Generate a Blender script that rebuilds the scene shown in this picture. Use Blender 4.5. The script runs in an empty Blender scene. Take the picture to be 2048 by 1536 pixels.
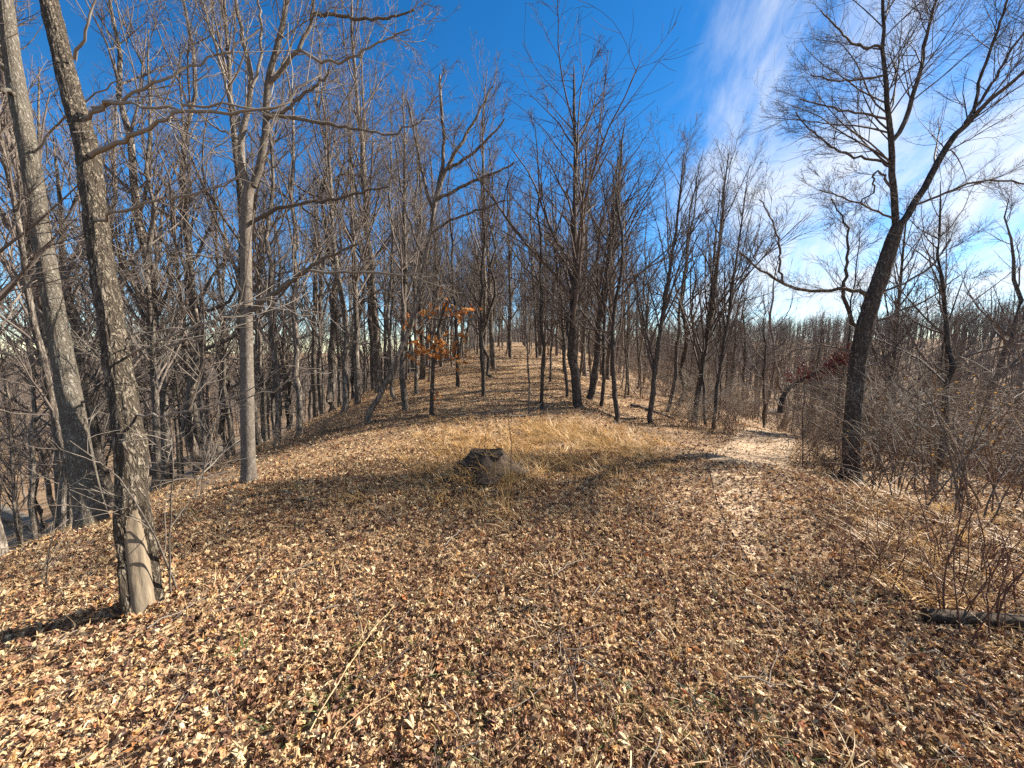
import bpy, math, random
import numpy as np
from mathutils import Vector, Matrix, Quaternion, Euler

# ------------------------------------------------------------------ camera, sky, sun, exposure
scene = bpy.context.scene
COL = scene.collection
CAM_H = 1.6
PITCH = math.radians(5.8)
FPX = 770.0                      # focal length in pixels of a 2048 wide frame
cam_d = bpy.data.cameras.new('camera')
cam_d.sensor_fit = 'HORIZONTAL'; cam_d.sensor_width = 36.0
cam_d.lens = 36.0 * FPX / 2048.0
cam_d.clip_start = 0.05; cam_d.clip_end = 3000.0
cam = bpy.data.objects.new('camera', cam_d); COL.objects.link(cam)
cam.location = (0, 0, CAM_H)
cam.rotation_euler = (math.radians(90) - PITCH, 0, 0)
scene.camera = cam

SUN_AZ = math.radians(69)        # to the right of straight ahead (+y)
SUN_EL = math.radians(36)
sun_dir = Vector((math.sin(SUN_AZ) * math.cos(SUN_EL), math.cos(SUN_AZ) * math.cos(SUN_EL), math.sin(SUN_EL)))
sd = bpy.data.lights.new('sun', 'SUN'); sd.energy = 5.0; sd.angle = math.radians(0.53); sd.color = (1.0, 0.94, 0.84)
sun = bpy.data.objects.new('sun', sd); COL.objects.link(sun)
sun.rotation_euler = sun_dir.to_track_quat('Z', 'Y').to_euler()
sun.location = (30, 15, 40)

world = bpy.data.worlds.new('World'); scene.world = world; world.use_nodes = True
wn = world.node_tree; wn.nodes.clear()
def N(nt, t, **k):
    n = nt.nodes.new(t)
    for a, v in k.items(): setattr(n, a, v)
    return n
def L(nt, a, b): nt.links.new(a, b)
def MATH(nt, op, a, b=None, c=None, clamp=False):
    n = nt.nodes.new('ShaderNodeMath'); n.operation = op; n.use_clamp = clamp
    for i, v in enumerate((a, b, c)):
        if v is None: continue
        if isinstance(v, (int, float)): n.inputs[i].default_value = v
        else: nt.links.new(v, n.inputs[i])
    return n.outputs[0]
def RAMP(nt, fac, stops, interp='LINEAR'):
    n = nt.nodes.new('ShaderNodeValToRGB'); n.color_ramp.interpolation = interp
    el = n.color_ramp.elements
    while len(el) > 1: el.remove(el[-1])
    for i, (p, c) in enumerate(stops):
        e = el[0] if i == 0 else el.new(p)
        e.position = p; e.color = (*c, 1) if len(c) == 3 else c
    nt.links.new(fac, n.inputs[0])
    return n.outputs[0]
def MIX(nt, fac, a, b, mode='MIX'):
    n = nt.nodes.new('ShaderNodeMix'); n.data_type = 'RGBA'; n.blend_type = mode
    for i, v in ((0, fac), (6, a), (7, b)):
        if isinstance(v, (int, float)): n.inputs[i].default_value = v
        elif isinstance(v, tuple): n.inputs[i].default_value = (*v, 1)
        else: nt.links.new(v, n.inputs[i])
    return n.outputs[2]

sky = N(wn, 'ShaderNodeTexSky', sky_type='NISHITA', sun_disc=False)
sky.sun_elevation = SUN_EL; sky.sun_rotation = SUN_AZ
sky.air_density = 0.82; sky.dust_density = 0.05; sky.ozone_density = 2.2; sky.altitude = 300
hsv = N(wn, 'ShaderNodeHueSaturation'); hsv.inputs['Saturation'].default_value = 1.36
L(wn, sky.outputs[0], hsv.inputs['Color'])
tc = N(wn, 'ShaderNodeTexCoord')
sep = N(wn, 'ShaderNodeSeparateXYZ'); L(wn, tc.outputs['Generated'], sep.inputs[0])
zz = MATH(wn, 'ADD', MATH(wn, 'MAXIMUM', sep.outputs[2], 0.0), 0.22)
pu = MATH(wn, 'DIVIDE', sep.outputs[0], zz); pv = MATH(wn, 'DIVIDE', sep.outputs[1], zz)
# cirrus sheet: plane coordinates stretched along one wind direction
ca, sa = math.cos(math.radians(67)), math.sin(math.radians(67))
wu = MATH(wn, 'ADD', MATH(wn, 'MULTIPLY', pu, ca), MATH(wn, 'MULTIPLY', pv, sa))
wv = MATH(wn, 'SUBTRACT', MATH(wn, 'MULTIPLY', pv, ca), MATH(wn, 'MULTIPLY', pu, sa))
cmb = N(wn, 'ShaderNodeCombineXYZ'); L(wn, MATH(wn, 'MULTIPLY', wu, 0.75), cmb.inputs[0]); L(wn, MATH(wn, 'MULTIPLY', wv, 2.3), cmb.inputs[1])
nz = N(wn, 'ShaderNodeTexNoise'); nz.inputs['Scale'].default_value = 1.15; nz.inputs['Detail'].default_value = 9; nz.inputs['Roughness'].default_value = 0.62; nz.inputs['Distortion'].default_value = 0.6
L(wn, cmb.outputs[0], nz.inputs['Vector'])
cmb2 = N(wn, 'ShaderNodeCombineXYZ'); L(wn, pu, cmb2.inputs[0]); L(wn, pv, cmb2.inputs[1]); cmb2.inputs[2].default_value = 3.7
nz2 = N(wn, 'ShaderNodeTexNoise'); nz2.inputs['Scale'].default_value = 0.8; nz2.inputs['Detail'].default_value = 4
L(wn, cmb2.outputs[0], nz2.inputs['Vector'])
# the cloud bank lies to the right of a line across the sky, the rest is clear
bank = MATH(wn, 'MULTIPLY', wv, -1.0)
bank = MATH(wn, 'ADD', bank, MATH(wn, 'MULTIPLY', MATH(wn, 'SUBTRACT', nz2.outputs[0], 0.5), 0.5))
bmask = N(wn, 'ShaderNodeMapRange', interpolation_type='SMOOTHSTEP'); bmask.inputs[1].default_value = -0.22; bmask.inputs[2].default_value = 0.34
L(wn, bank, bmask.inputs[0])
thr = MATH(wn, 'SUBTRACT', 0.56, MATH(wn, 'MULTIPLY', bmask.outputs[0], 0.145))
cov = N(wn, 'ShaderNodeMapRange', interpolation_type='SMOOTHSTEP')
L(wn, MATH(wn, 'SUBTRACT', nz.outputs[0], thr), cov.inputs[0]); cov.inputs[1].default_value = -0.10; cov.inputs[2].default_value = 0.24
cf = MATH(wn, 'MULTIPLY', MATH(wn, 'MULTIPLY', cov.outputs[0], MATH(wn, 'POWER', bmask.outputs[0], 0.7)), 0.88)
skycol = MIX(wn, cf, hsv.outputs[0], (5.1, 5.3, 5.6))
bg = N(wn, 'ShaderNodeBackground'); bg.inputs['Strength'].default_value = 0.066
L(wn, skycol, bg.inputs['Color'])
wo = N(wn, 'ShaderNodeOutputWorld'); L(wn, bg.outputs[0], wo.inputs[0])

scene.view_settings.view_transform = 'Standard'; scene.view_settings.look = 'None'
scene.view_settings.gamma = 1.0; scene.view_settings.use_curve_mapping = False
scene.view_settings.exposure = 1.62
scene.render.engine = 'CYCLES'
scene.cycles.max_bounces = 4; scene.cycles.diffuse_bounces = 2; scene.cycles.transmission_bounces = 2
scene.cycles.use_denoising = False

rng = np.random.default_rng(11)
random.seed(5)

# ------------------------------------------------------------------ helpers: noise, terrain, pixels
LAT = np.random.default_rng(3).random((32, 32, 32))
def vnoise(p):
    p = np.asarray(p, float); i = np.floor(p).astype(int); f = p - i; f = f * f * (3 - 2 * f)
    r = 0
    for dx in (0, 1):
        for dy in (0, 1):
            for dz in (0, 1):
                w = (f[..., 0] if dx else 1 - f[..., 0]) * (f[..., 1] if dy else 1 - f[..., 1]) * (f[..., 2] if dz else 1 - f[..., 2])
                r = r + w * LAT[(i[..., 0] + dx) % 32, (i[..., 1] + dy) % 32, (i[..., 2] + dz) % 32]
    return r
def n2(x, y, s, off=0.0):
    x = np.asarray(x, float); y = np.asarray(y, float)
    return vnoise(np.stack([x * s + off, y * s + off * 1.7, np.full_like(x, off * 0.31)], -1)) - 0.5
def sst(a, b, v):
    t = np.clip((v - a) / (b - a), 0, 1); return t * t * (3 - 2 * t)
def shoulder(y):
    return np.interp(y, [-8, 0, 3, 4.2, 6, 8, 12, 20, 30, 60], [6.0, 5.2, 4.6, 4.0, 2.7, 1.55, 1.4, 2.0, 3.0, 5.0])
def height(x, y):
    x = np.asarray(x, float); y = np.asarray(y, float)
    r = 0.85 * sst(5, 26, y) + 1.0 * sst(24, 60, y) - 2.0 * sst(70, 160, y)
    u = np.maximum(0, -x - 1.8); dl = np.where(u < 5.5, 0.05 * u * u, 1.5125 + 0.55 * (u - 5.5)); dl = 30 * (1 - np.exp(-dl / 30))
    v = np.maximum(0, x - shoulder(y))
    dr = 0.42 * sst(0, 1.7, v) + 0.085 * v + 0.13 * np.maximum(0, v - 1.5) * sst(8.5, 15, y) + 0.30 * np.maximum(0, v - 6.5) ** 2 / (np.maximum(0, v - 6.5) + 3.0); dr = 22 * (1 - np.exp(-dr / 22))
    ql = -x * 0.9 + y * 0.15; qr = x * 0.85 + y * 0.32
    hill = 15 * sst(70, 170, ql) * (x < 0) + 22 * sst(55, 165, qr) * (x > 0) * sst(0, 40, x)
    R = np.hypot(x, y)
    bump = 0.07 * n2(x, y, 0.9, 2.1) + 0.035 * n2(x, y, 2.6, 7.3) + 0.5 * n2(x, y, 0.13, 5.0) * sst(8, 30, R) + 5 * n2(x, y, 0.02, 9.0) * sst(70, 160, R)
    mound = 0.27 * np.exp(-(((x + 0.29) / 0.50) ** 2 + ((y - 4.35) / 0.46) ** 2))
    return r - dl - dr + hill + bump + mound
def hgt(x, y): return float(height(np.array([x]), np.array([y]))[0])
Z0 = hgt(0, 0)
cam.location.z = Z0 + CAM_H
CAM = np.array([0, 0, Z0 + CAM_H])
cp, sp = math.cos(PITCH), math.sin(PITCH)
def ray(px, py):
    a = (px - 1024) / FPX; b = -(py - 768) / FPX
    return np.array([a, cp + b * sp, -sp + b * cp])
def W(px, py, d): return CAM + ray(px, py) * d          # point at a given depth along the view axis
def ground_at(px, py, tmax=90):
    t = np.arange(0.8, tmax, 0.03); p = CAM[None] + ray(px, py)[None] * t[:, None]
    below = p[:, 2] < height(p[:, 0], p[:, 1])
    k = int(np.argmax(below)) if below.any() else len(t) - 1
    q = p[k].copy(); q[2] = hgt(q[0], q[1]); return q, t[k]

# ------------------------------------------------------------------ helpers: meshes and objects
def raw_mesh(name, V, F, mats, smooth=True, mi=None):
    """V (n,3); F list of int arrays, each (m,k)"""
    me = bpy.data.meshes.new(name)
    V = np.asarray(V, np.float32)
    me.vertices.add(len(V)); me.vertices.foreach_set('co', V.ravel())
    F = [np.asarray(f, np.int32) for f in F if len(f)]
    loops = np.concatenate([f.ravel() for f in F]); sizes = np.concatenate([np.full(len(f), f.shape[1], np.int32) for f in F])
    starts = np.concatenate([[0], np.cumsum(sizes)[:-1]]).astype(np.int32)
    me.loops.add(len(loops)); me.loops.foreach_set('vertex_index', loops)
    me.polygons.add(len(sizes)); me.polygons.foreach_set('loop_start', starts)
    me.polygons.foreach_set('use_smooth', np.full(len(sizes), smooth))
    for m in (mats if isinstance(mats, (list, tuple)) else [mats]): me.materials.append(m)
    if mi is not None: me.polygons.foreach_set('material_index', np.asarray(mi, np.int32))
    me.update(calc_edges=True)
    return me
def obj(name, me, parent=None, link=True):
    o = bpy.data.objects.new(name, me)
    if link: COL.objects.link(o)
    if parent: o.parent = parent
    return o
def tag(o, label=None, cat=None, group=None, kind=None):
    if label: o['label'] = label
    if cat: o['category'] = cat
    if group: o['group'] = group
    if kind: o['kind'] = kind
    return o
def thing(name, label, cat, loc=(0, 0, 0), group=None):
    o = obj(name, None); o.location = loc; o.empty_display_size = 0.2
    return tag(o, label, cat, group)
def copy_tree(o, label=None, group=None):
    c = o.copy(); COL.objects.link(c)
    if label: c['label'] = label
    if group: c['group'] = group
    for ch in list(o.children):
        k = ch.copy(); COL.objects.link(k); k.parent = c
    return c

def unit(v): return v / np.maximum(np.linalg.norm(v, axis=-1, keepdims=True), 1e-9)
def tubes(P, R, S):
    """P (B,n,3) polylines, R (B,n) radii -> verts, quads"""
    B, n, _ = P.shape
    T = np.empty_like(P); T[:, 1:-1] = P[:, 2:] - P[:, :-2]; T[:, 0] = P[:, 1] - P[:, 0]; T[:, -1] = P[:, -1] - P[:, -2]
    T = unit(T)
    ref = np.where(np.abs(T[:, :1, 2:3]) > 0.8, np.array([1.0, 0, 0]), np.array([0, 0, 1.0]))
    ref = np.repeat(ref, n, 1)
    A = unit(np.cross(T, ref)); Bn = np.cross(T, A)
    th = np.arange(S) * 2 * np.pi / S
    V = P[:, :, None] + R[:, :, None, None] * (A[:, :, None] * np.cos(th)[None, None, :, None] + Bn[:, :, None] * np.sin(th)[None, None, :, None])
    idx = np.arange(B * n * S).reshape(B, n, S); nx = np.roll(idx, -1, 2)
    Q = np.stack([idx[:, :-1], nx[:, :-1], nx[:, 1:], idx[:, 1:]], -1).reshape(-1, 4)
    return V.reshape(-1, 3), Q
def join(parts):
    Vs, Fs, o = [], [], 0
    for V, Q in parts:
        Vs.append(V); Fs.append(np.asarray(Q) + o); o += len(V)
    return np.concatenate(Vs), Fs
def resample(pts, n):
    pts = np.asarray(pts, float)
    # smooth (Catmull-like) resample by arc length
    d = np.concatenate([[0], np.cumsum(np.linalg.norm(np.diff(pts, axis=0), axis=1))]); s = np.linspace(0, d[-1], n)
    q = np.stack([np.interp(s, d, pts[:, k]) for k in range(pts.shape[1])], 1)
    for _ in range(2):
        m = q.copy(); m[1:-1] = 0.25 * q[:-2] + 0.5 * q[1:-1] + 0.25 * q[2:]; q = m
    return q

class Br:                       # a batch of branches: points (B,n,3), radii (B,n), length (B,)
    def __init__(s, P, R): s.P, s.R = P, R; s.len = np.linalg.norm(np.diff(P, axis=1), axis=2).sum(1)
def spawn(rg, par, counts, t0, t1, ang, lenf, radf, n, wander, up, tip=0.3, rmin=0.004, lmin=0.15, flat=0.0, sag=0.0, slim=0.012):
    """children along each parent; ang=(lo,hi) deg from the parent, lenf=(base,tip) fraction of the parent length"""
    B, m, _ = par.P.shape
    pi = np.repeat(np.arange(B), counts)
    if len(pi) == 0: return None
    K = len(pi)
    t = t0 + (t1 - t0) * rg.random(K) ** 0.9
    f = t * (m - 1); i = np.minimum(f.astype(int), m - 2); w = (f - i)[:, None]
    p = par.P[pi, i] * (1 - w) + par.P[pi, i + 1] * w
    r = par.R[pi, i] * (1 - w[:, 0]) + par.R[pi, i + 1] * w[:, 0]
    T = unit(par.P[pi, i + 1] - par.P[pi, i])
    h = rg.normal(size=(K, 3)); h[:, 2] *= (1 - flat); perp = unit(h - (h * T).sum(1, keepdims=True) * T)
    a = np.radians(rg.uniform(ang[0], ang[1], K))[:, None]
    D = unit(np.cos(a) * T + np.sin(a) * perp)
    tt = (t - t0) / max(1e-6, t1 - t0)
    ln = np.maximum(lmin, par.len[pi] * (lenf[0] * (1 - tt) + lenf[1] * tt) * rg.uniform(0.6, 1.2, K))
    r0 = np.maximum(rmin, np.minimum(r * radf, ln * slim))
    P = np.empty((K, n + 1, 3)); P[:, 0] = p
    step = (ln / n)[:, None]
    bend = rg.normal(size=(K, 3)) * wander * 0.35
    for s in range(n):
        D = D + rg.normal(size=(K, 3)) * wander + bend
        D[:, 2] += up - sag * (1 - s / n)
        D = unit(D); P[:, s + 1] = P[:, s] + D * step
    tp = np.linspace(0, 1, n + 1)[None]
    R = r0[:, None] * (1 - (1 - tip) * tp); R = np.maximum(R, rmin * 0.7)
    return Br(P, R)

# ------------------------------------------------------------------ materials
def material(name, build):
    m = bpy.data.materials.new(name); m.use_nodes = True; nt = m.node_tree; nt.nodes.clear()
    out = N(nt, 'ShaderNodeOutputMaterial'); b = N(nt, 'ShaderNodeBsdfPrincipled'); b.inputs['Specular IOR Level'].default_value = 0.2; b.inputs['Roughness'].default_value = 0.9
    r = build(nt, b); L(nt, (r or b).outputs[0], out.inputs[0])
    return m
def bump(nt, b, h, strength, dist):
    n = N(nt, 'ShaderNodeBump'); n.inputs['Strength'].default_value = strength; n.inputs['Distance'].default_value = dist
    L(nt, h, n.inputs['Height']); L(nt, n.outputs[0], b.inputs['Normal'])
def coords(nt, scale=(1, 1, 1)):
    t = N(nt, 'ShaderNodeTexCoord'); mp = N(nt, 'ShaderNodeMapping'); mp.inputs['Scale'].default_value = scale
    L(nt, t.outputs['Object'], mp.inputs[0]); return mp.outputs[0]
def noise(nt, vec, scale, detail=4, rough=0.55, dist=0.0):
    n = N(nt, 'ShaderNodeTexNoise'); n.inputs['Scale'].default_value = scale; n.inputs['Detail'].default_value = detail
    n.inputs['Roughness'].default_value = rough; n.inputs['Distortion'].default_value = dist
    if vec is not None: L(nt, vec, n.inputs['Vector'])
    return n.outputs[0]
def bark_mat(name, dark, mid, pale, lichen, freq=26, lich=0.5, bstr=0.9, bdist=0.012, crack=1.0, stretch=0.22):
    def f(nt, b):
        v = coords(nt, (1, 1, stretch)); t0 = N(nt, 'ShaderNodeTexNoise'); t0.inputs['Scale'].default_value = freq * .5; t0.inputs['Detail'].default_value = 3; L(nt, v, t0.inputs['Vector'])
        off = N(nt, 'ShaderNodeVectorMath', operation='SCALE'); off.inputs['Scale'].default_value = 2.2 / freq; L(nt, t0.outputs['Color'], off.inputs[0])
        add = N(nt, 'ShaderNodeVectorMath', operation='ADD'); L(nt, v, add.inputs[0]); L(nt, off.outputs[0], add.inputs[1])
        n1 = noise(nt, add.outputs[0], freq * .8, 2, 0.5, 0.3); n2_ = noise(nt, add.outputs[0], freq * 1.9, 2, 0.5, 0.2)
        e1 = MATH(nt, 'ABSOLUTE', MATH(nt, 'SUBTRACT', n1, 0.5)); e2 = MATH(nt, 'MULTIPLY', MATH(nt, 'ABSOLUTE', MATH(nt, 'SUBTRACT', n2_, 0.5)), 1.7)
        ridge = N(nt, 'ShaderNodeMapRange', interpolation_type='SMOOTHSTEP'); L(nt, MATH(nt, 'MINIMUM', e1, e2), ridge.inputs[0]); ridge.inputs[1].default_value = 0.0; ridge.inputs[2].default_value = 0.13
        fine = noise(nt, v, freq * 1.6, 6, 0.7, 0.4)
        hgt_ = MATH(nt, 'ADD', MATH(nt, 'MULTIPLY', ridge.outputs[0], 0.6 * crack), MATH(nt, 'MULTIPLY', fine, 1.0 - 0.6 * crack))
        base = RAMP(nt, hgt_, [(0.16, dark), (0.5, mid), (0.8, pale)])
        ln = noise(nt, coords(nt, (1, 1, 0.6)), 16.0, 8, 0.75); bl = noise(nt, coords(nt), 2.2, 3)
        lf = MATH(nt, 'MULTIPLY', RAMP(nt, ln, [(0.5, (0, 0, 0)), (0.62, (1, 1, 1))]), RAMP(nt, bl, [(0.35, (0.15,) * 3), (0.62, (1, 1, 1))]))
        oi = N(nt, 'ShaderNodeObjectInfo')
        c = MIX(nt, MATH(nt, 'MULTIPLY', MATH(nt, 'MULTIPLY', lf, lich), MATH(nt, 'POWER', ridge.outputs[0], 0.6)), base, lichen)
        val = N(nt, 'ShaderNodeHueSaturation'); L(nt, c, val.inputs['Color'])
        L(nt, MATH(nt, 'ADD', 0.78, MATH(nt, 'MULTIPLY', oi.outputs['Random'], 0.44)), val.inputs['Value'])
        L(nt, val.outputs[0], b.inputs['Base Color'])
        bump(nt, b, hgt_, bstr, bdist)
    return material(name, f)
M = {}
M['bark_furrow'] = bark_mat('bark_furrowed', (0.022, 0.016, 0.011), (0.13, 0.10, 0.070), (0.28, 0.23, 0.168), (0.28, 0.262, 0.19), 36, 0.35, 1.0, 0.035, .8, 0.16)
M['bark_plate'] = bark_mat('bark_grey_plated', (0.06, 0.047, 0.034), (0.145, 0.12, 0.09), (0.25, 0.22, 0.172), (0.31, 0.30, 0.25), 30, 0.7, 1.0, 0.02, .65, .3)
M['bark_smooth'] = bark_mat('bark_grey_smooth', (0.05, 0.039, 0.029), (0.125, 0.10, 0.078), (0.20, 0.168, 0.132), (0.27, 0.255, 0.21), 30, 0.6, 0.7, 0.008, .45, .5)
M['bark_wood'] = bark_mat('bark_forest', (0.05, 0.039, 0.030), (0.14, 0.112, 0.087), (0.25, 0.207, 0.163), (0.32, 0.30, 0.245), 16, 0.4, 0.8, 0.012)
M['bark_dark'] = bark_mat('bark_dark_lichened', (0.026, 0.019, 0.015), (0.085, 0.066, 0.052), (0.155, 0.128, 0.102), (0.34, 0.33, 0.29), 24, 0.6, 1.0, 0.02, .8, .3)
def twig_mat(name, a, b_):
    def f(nt, b):
        c = MIX(nt, noise(nt, coords(nt), 3.0, 4), a, b_); L(nt, c, b.inputs['Base Color']); b.inputs['Roughness'].default_value = 0.8
        b.inputs['Specular IOR Level'].default_value = 0.15
    return material(name, f)
M['twig'] = twig_mat('twig_grey', (0.085, 0.066, 0.054), (0.21, 0.168, 0.138))
M['twig_brown'] = twig_mat('twig_brown', (0.09, 0.058, 0.040), (0.235, 0.165, 0.115))
M['twig_pale'] = twig_mat('twig_pale', (0.11, 0.088, 0.068), (0.27, 0.23, 0.185))
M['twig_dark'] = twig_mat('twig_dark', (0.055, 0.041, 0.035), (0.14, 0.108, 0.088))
M['cane'] = twig_mat('cane_red_brown', (0.07, 0.030, 0.022), (0.15, 0.085, 0.06))
def f(nt, b):
    v = coords(nt, (1, 1, 0.12)); g = noise(nt, v, 40, 5, 0.6, 0.3); w = noise(nt, coords(nt, (1, 1, 0.4)), 6, 4)
    c = MIX(nt, w, RAMP(nt, g, [(0.3, (0.09, 0.060, 0.034)), (0.5, (0.19, 0.135, 0.08)), (0.72, (0.28, 0.21, 0.13))]), (0.20, 0.165, 0.12)); L(nt, c, b.inputs['Base Color'])
    b.inputs['Roughness'].default_value = 0.8; bump(nt, b, g, 0.8, 0.008)
M['bare_wood'] = material('bare_wood', f)
def f(nt, b):
    g = noise(nt, coords(nt, (1, 1, 1)), 30, 6, 0.7); L(nt, RAMP(nt, g, [(0.3, (0.018, 0.012, 0.008)), (0.5, (0.065, 0.044, 0.029)), (0.75, (0.15, 0.108, 0.072))]), b.inputs['Base Color'])
    bump(nt, b, g, 0.9, 0.02)
M['rotten'] = material('rotten_wood', f)
LEAF_STOPS = [(0.0, (0.065, 0.032, 0.021)), (0.14, (0.17, 0.080, 0.045)), (0.32, (0.33, 0.172, 0.092)), (0.52, (0.50, 0.305, 0.148)), (0.72, (0.62, 0.435, 0.235)), (0.89, (0.74, 0.58, 0.355)), (0.96, (0.62, 0.36, 0.13)), (1.0, (0.42, 0.15, 0.06))]
def leafy(stops, trans=0.2, rough=0.6, scale=45):
    def f(nt, b):
        oi = N(nt, 'ShaderNodeObjectInfo'); g = noise(nt, coords(nt), scale, 4, 0.6)
        c = RAMP(nt, oi.outputs['Random'], stops)
        c = MIX(nt, 0.55, c, RAMP(nt, g, [(0.3, (0.35, 0.3, 0.26)), (0.62, (1, 1, 1))]), 'MULTIPLY')
        L(nt, c, b.inputs['Base Color']); b.inputs['Roughness'].default_value = rough; b.inputs['Specular IOR Level'].default_value = 0.35
        t = N(nt, 'ShaderNodeBsdfTranslucent'); L(nt, c, t.inputs[0])
        m = N(nt, 'ShaderNodeMixShader'); m.inputs[0].default_value = trans; L(nt, b.outputs[0], m.inputs[1]); L(nt, t.outputs[0], m.inputs[2]); return m
    return f
M['leaf'] = material('dead_leaf', leafy(LEAF_STOPS))
M['leaf_orange'] = material('leaf_orange', leafy([(0, (0.45, 0.15, 0.03)), (0.5, (0.62, 0.25, 0.06)), (1, (0.62, 0.36, 0.15))], 0.5))
M['leaf_red'] = material('leaf_red', leafy([(0, (0.14, 0.025, 0.018)), (0.5, (0.22, 0.04, 0.026)), (1, (0.28, 0.08, 0.04))], 0.2))
M['leaf_yellow'] = material('leaf_yellow', leafy([(0, (0.42, 0.20, 0.03)), (1, (0.55, 0.36, 0.08))], 0.35))
M['straw'] = material('straw', leafy([(0, (0.30, 0.19, 0.085)), (0.5, (0.50, 0.345, 0.165)), (1, (0.62, 0.47, 0.26))], 0.25, 0.5, 8))
M['straw_gold'] = material('straw_gold', leafy([(0, (0.42, 0.235, 0.07)), (0.5, (0.56, 0.34, 0.12)), (1, (0.64, 0.43, 0.19))], 0.3, 0.5, 8))
M['grass'] = material('green_grass', leafy([(0, (0.055, 0.085, 0.018)), (1, (0.13, 0.17, 0.04))], 0.3, 0.5, 8))
def f(nt, b):
    v = coords(nt); vo = N(nt, 'ShaderNodeTexVoronoi'); vo.inputs['Scale'].default_value = 30; L(nt, v, vo.inputs['Vector'])
    vo2 = N(nt, 'ShaderNodeTexVoronoi'); vo2.inputs['Scale'].default_value = 55; L(nt, v, vo2.inputs['Vector'])
    sp_ = N(nt, 'ShaderNodeSeparateColor'); L(nt, vo.outputs['Color'], sp_.inputs[0])
    sp2 = N(nt, 'ShaderNodeSeparateColor'); L(nt, vo2.outputs['Color'], sp2.inputs[0])
    c = MIX(nt, sp2.outputs[1], RAMP(nt, sp_.outputs[0], LEAF_STOPS), RAMP(nt, sp2.outputs[0], LEAF_STOPS))
    big = noise(nt, v, 0.55, 5); c = MIX(nt, RAMP(nt, big, [(0.35, (0.65,) * 3), (0.6, (0.1,) * 3)]), c, (0.115, 0.072, 0.043))
    c = MIX(nt, 0.3, c, (0.07, 0.044, 0.026))
    L(nt, c, b.inputs['Base Color'])
    bump(nt, b, MATH(nt, 'ADD', sp_.outputs[1], MATH(nt, 'MULTIPLY', noise(nt, v, 60, 3), 0.6)), 0.8, 0.02)
M['ground'] = material('leaf_litter_ground', f)

# ------------------------------------------------------------------ the ground: one polar sheet out to the horizon
rings = np.concatenate([np.linspace(0.0, 14, 130), np.geomspace(14.2, 900, 120)])
NA = 300
ang = np.arange(NA) * 2 * np.pi / NA
gx = rings[:, None] * np.sin(ang)[None]; gy = rings[:, None] * np.cos(ang)[None]; gz = height(gx, gy)
GV = np.stack([gx, gy, gz], -1).reshape(-1, 3)
gi = np.arange(len(rings) * NA).reshape(len(rings), NA); gn = np.roll(gi, -1, 1)
GQ = np.stack([gi[1:-1], gi[2:], gn[2:], gn[1:-1]], -1).reshape(-1, 4)
GT = np.stack([np.full(NA, 0), gi[1], gn[1]], -1)
ground = obj('ground', raw_mesh('ground', GV, [GQ, GT], M['ground'])); tag(ground, kind='structure')

PATH_Y = [2.6, 3.4, 4.8, 6, 7.5, 9, 12, 16, 20]; PATH_X = [1.75, 2.1, 2.85, 3.6, 4.75, 6.0, 8.2, 11.5, 15.5]
def path_dist(x, y): return np.abs(x - np.interp(y, PATH_Y, PATH_X)) * 0.84 + 10 * (np.asarray(y) > 20) + 10 * (np.asarray(y) < 2.6)
def f(nt, b):
    v = coords(nt); vo = N(nt, 'ShaderNodeTexVoronoi'); vo.inputs['Scale'].default_value = 42; L(nt, v, vo.inputs['Vector']); sp_ = N(nt, 'ShaderNodeSeparateColor'); L(nt, vo.outputs['Color'], sp_.inputs[0])
    c = RAMP(nt, sp_.outputs[0], [(0, (0.16, 0.10, 0.06)), (0.35, (0.30, 0.195, 0.112)), (0.7, (0.46, 0.33, 0.20)), (1, (0.60, 0.46, 0.30))]); c = MIX(nt, RAMP(nt, noise(nt, v, 1.4, 5), [(0.4, (0, 0, 0)), (0.65, (0.6,) * 3)]), c, (0.22, 0.145, 0.09))
    L(nt, c, b.inputs['Base Color']); bump(nt, b, sp_.outputs[1], 0.7, 0.015)
M['path'] = material('trodden_litter', f)
pys = np.linspace(2.6, 20, 150); pxs = np.interp(pys, PATH_Y, PATH_X)
for _ in range(12): pxs[1:-1] = .25 * pxs[:-2] + .5 * pxs[1:-1] + .25 * pxs[2:]
tg = unit(np.stack([np.gradient(pxs), np.gradient(pys)], 1)); hw = (.62 + .35 * n2(pys, pys * 0, .8, 3.3))[:, None] * np.linspace(-1, 1, 13)[None] * np.minimum(1, np.linspace(0, 4, 150))[:, None]
qx = pxs[:, None] + tg[:, 1:2] * hw; qy = pys[:, None] - tg[:, 0:1] * hw; qz = height(qx, qy) + .012
pi_ = np.arange(150 * 13).reshape(150, 13)
tag(obj('path', raw_mesh('path', np.stack([qx, qy, qz], -1).reshape(-1, 3), [np.stack([pi_[:-1, :-1], pi_[:-1, 1:], pi_[1:, 1:], pi_[1:, :-1]], -1).reshape(-1, 4)], M['path'])), kind='structure')

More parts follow.
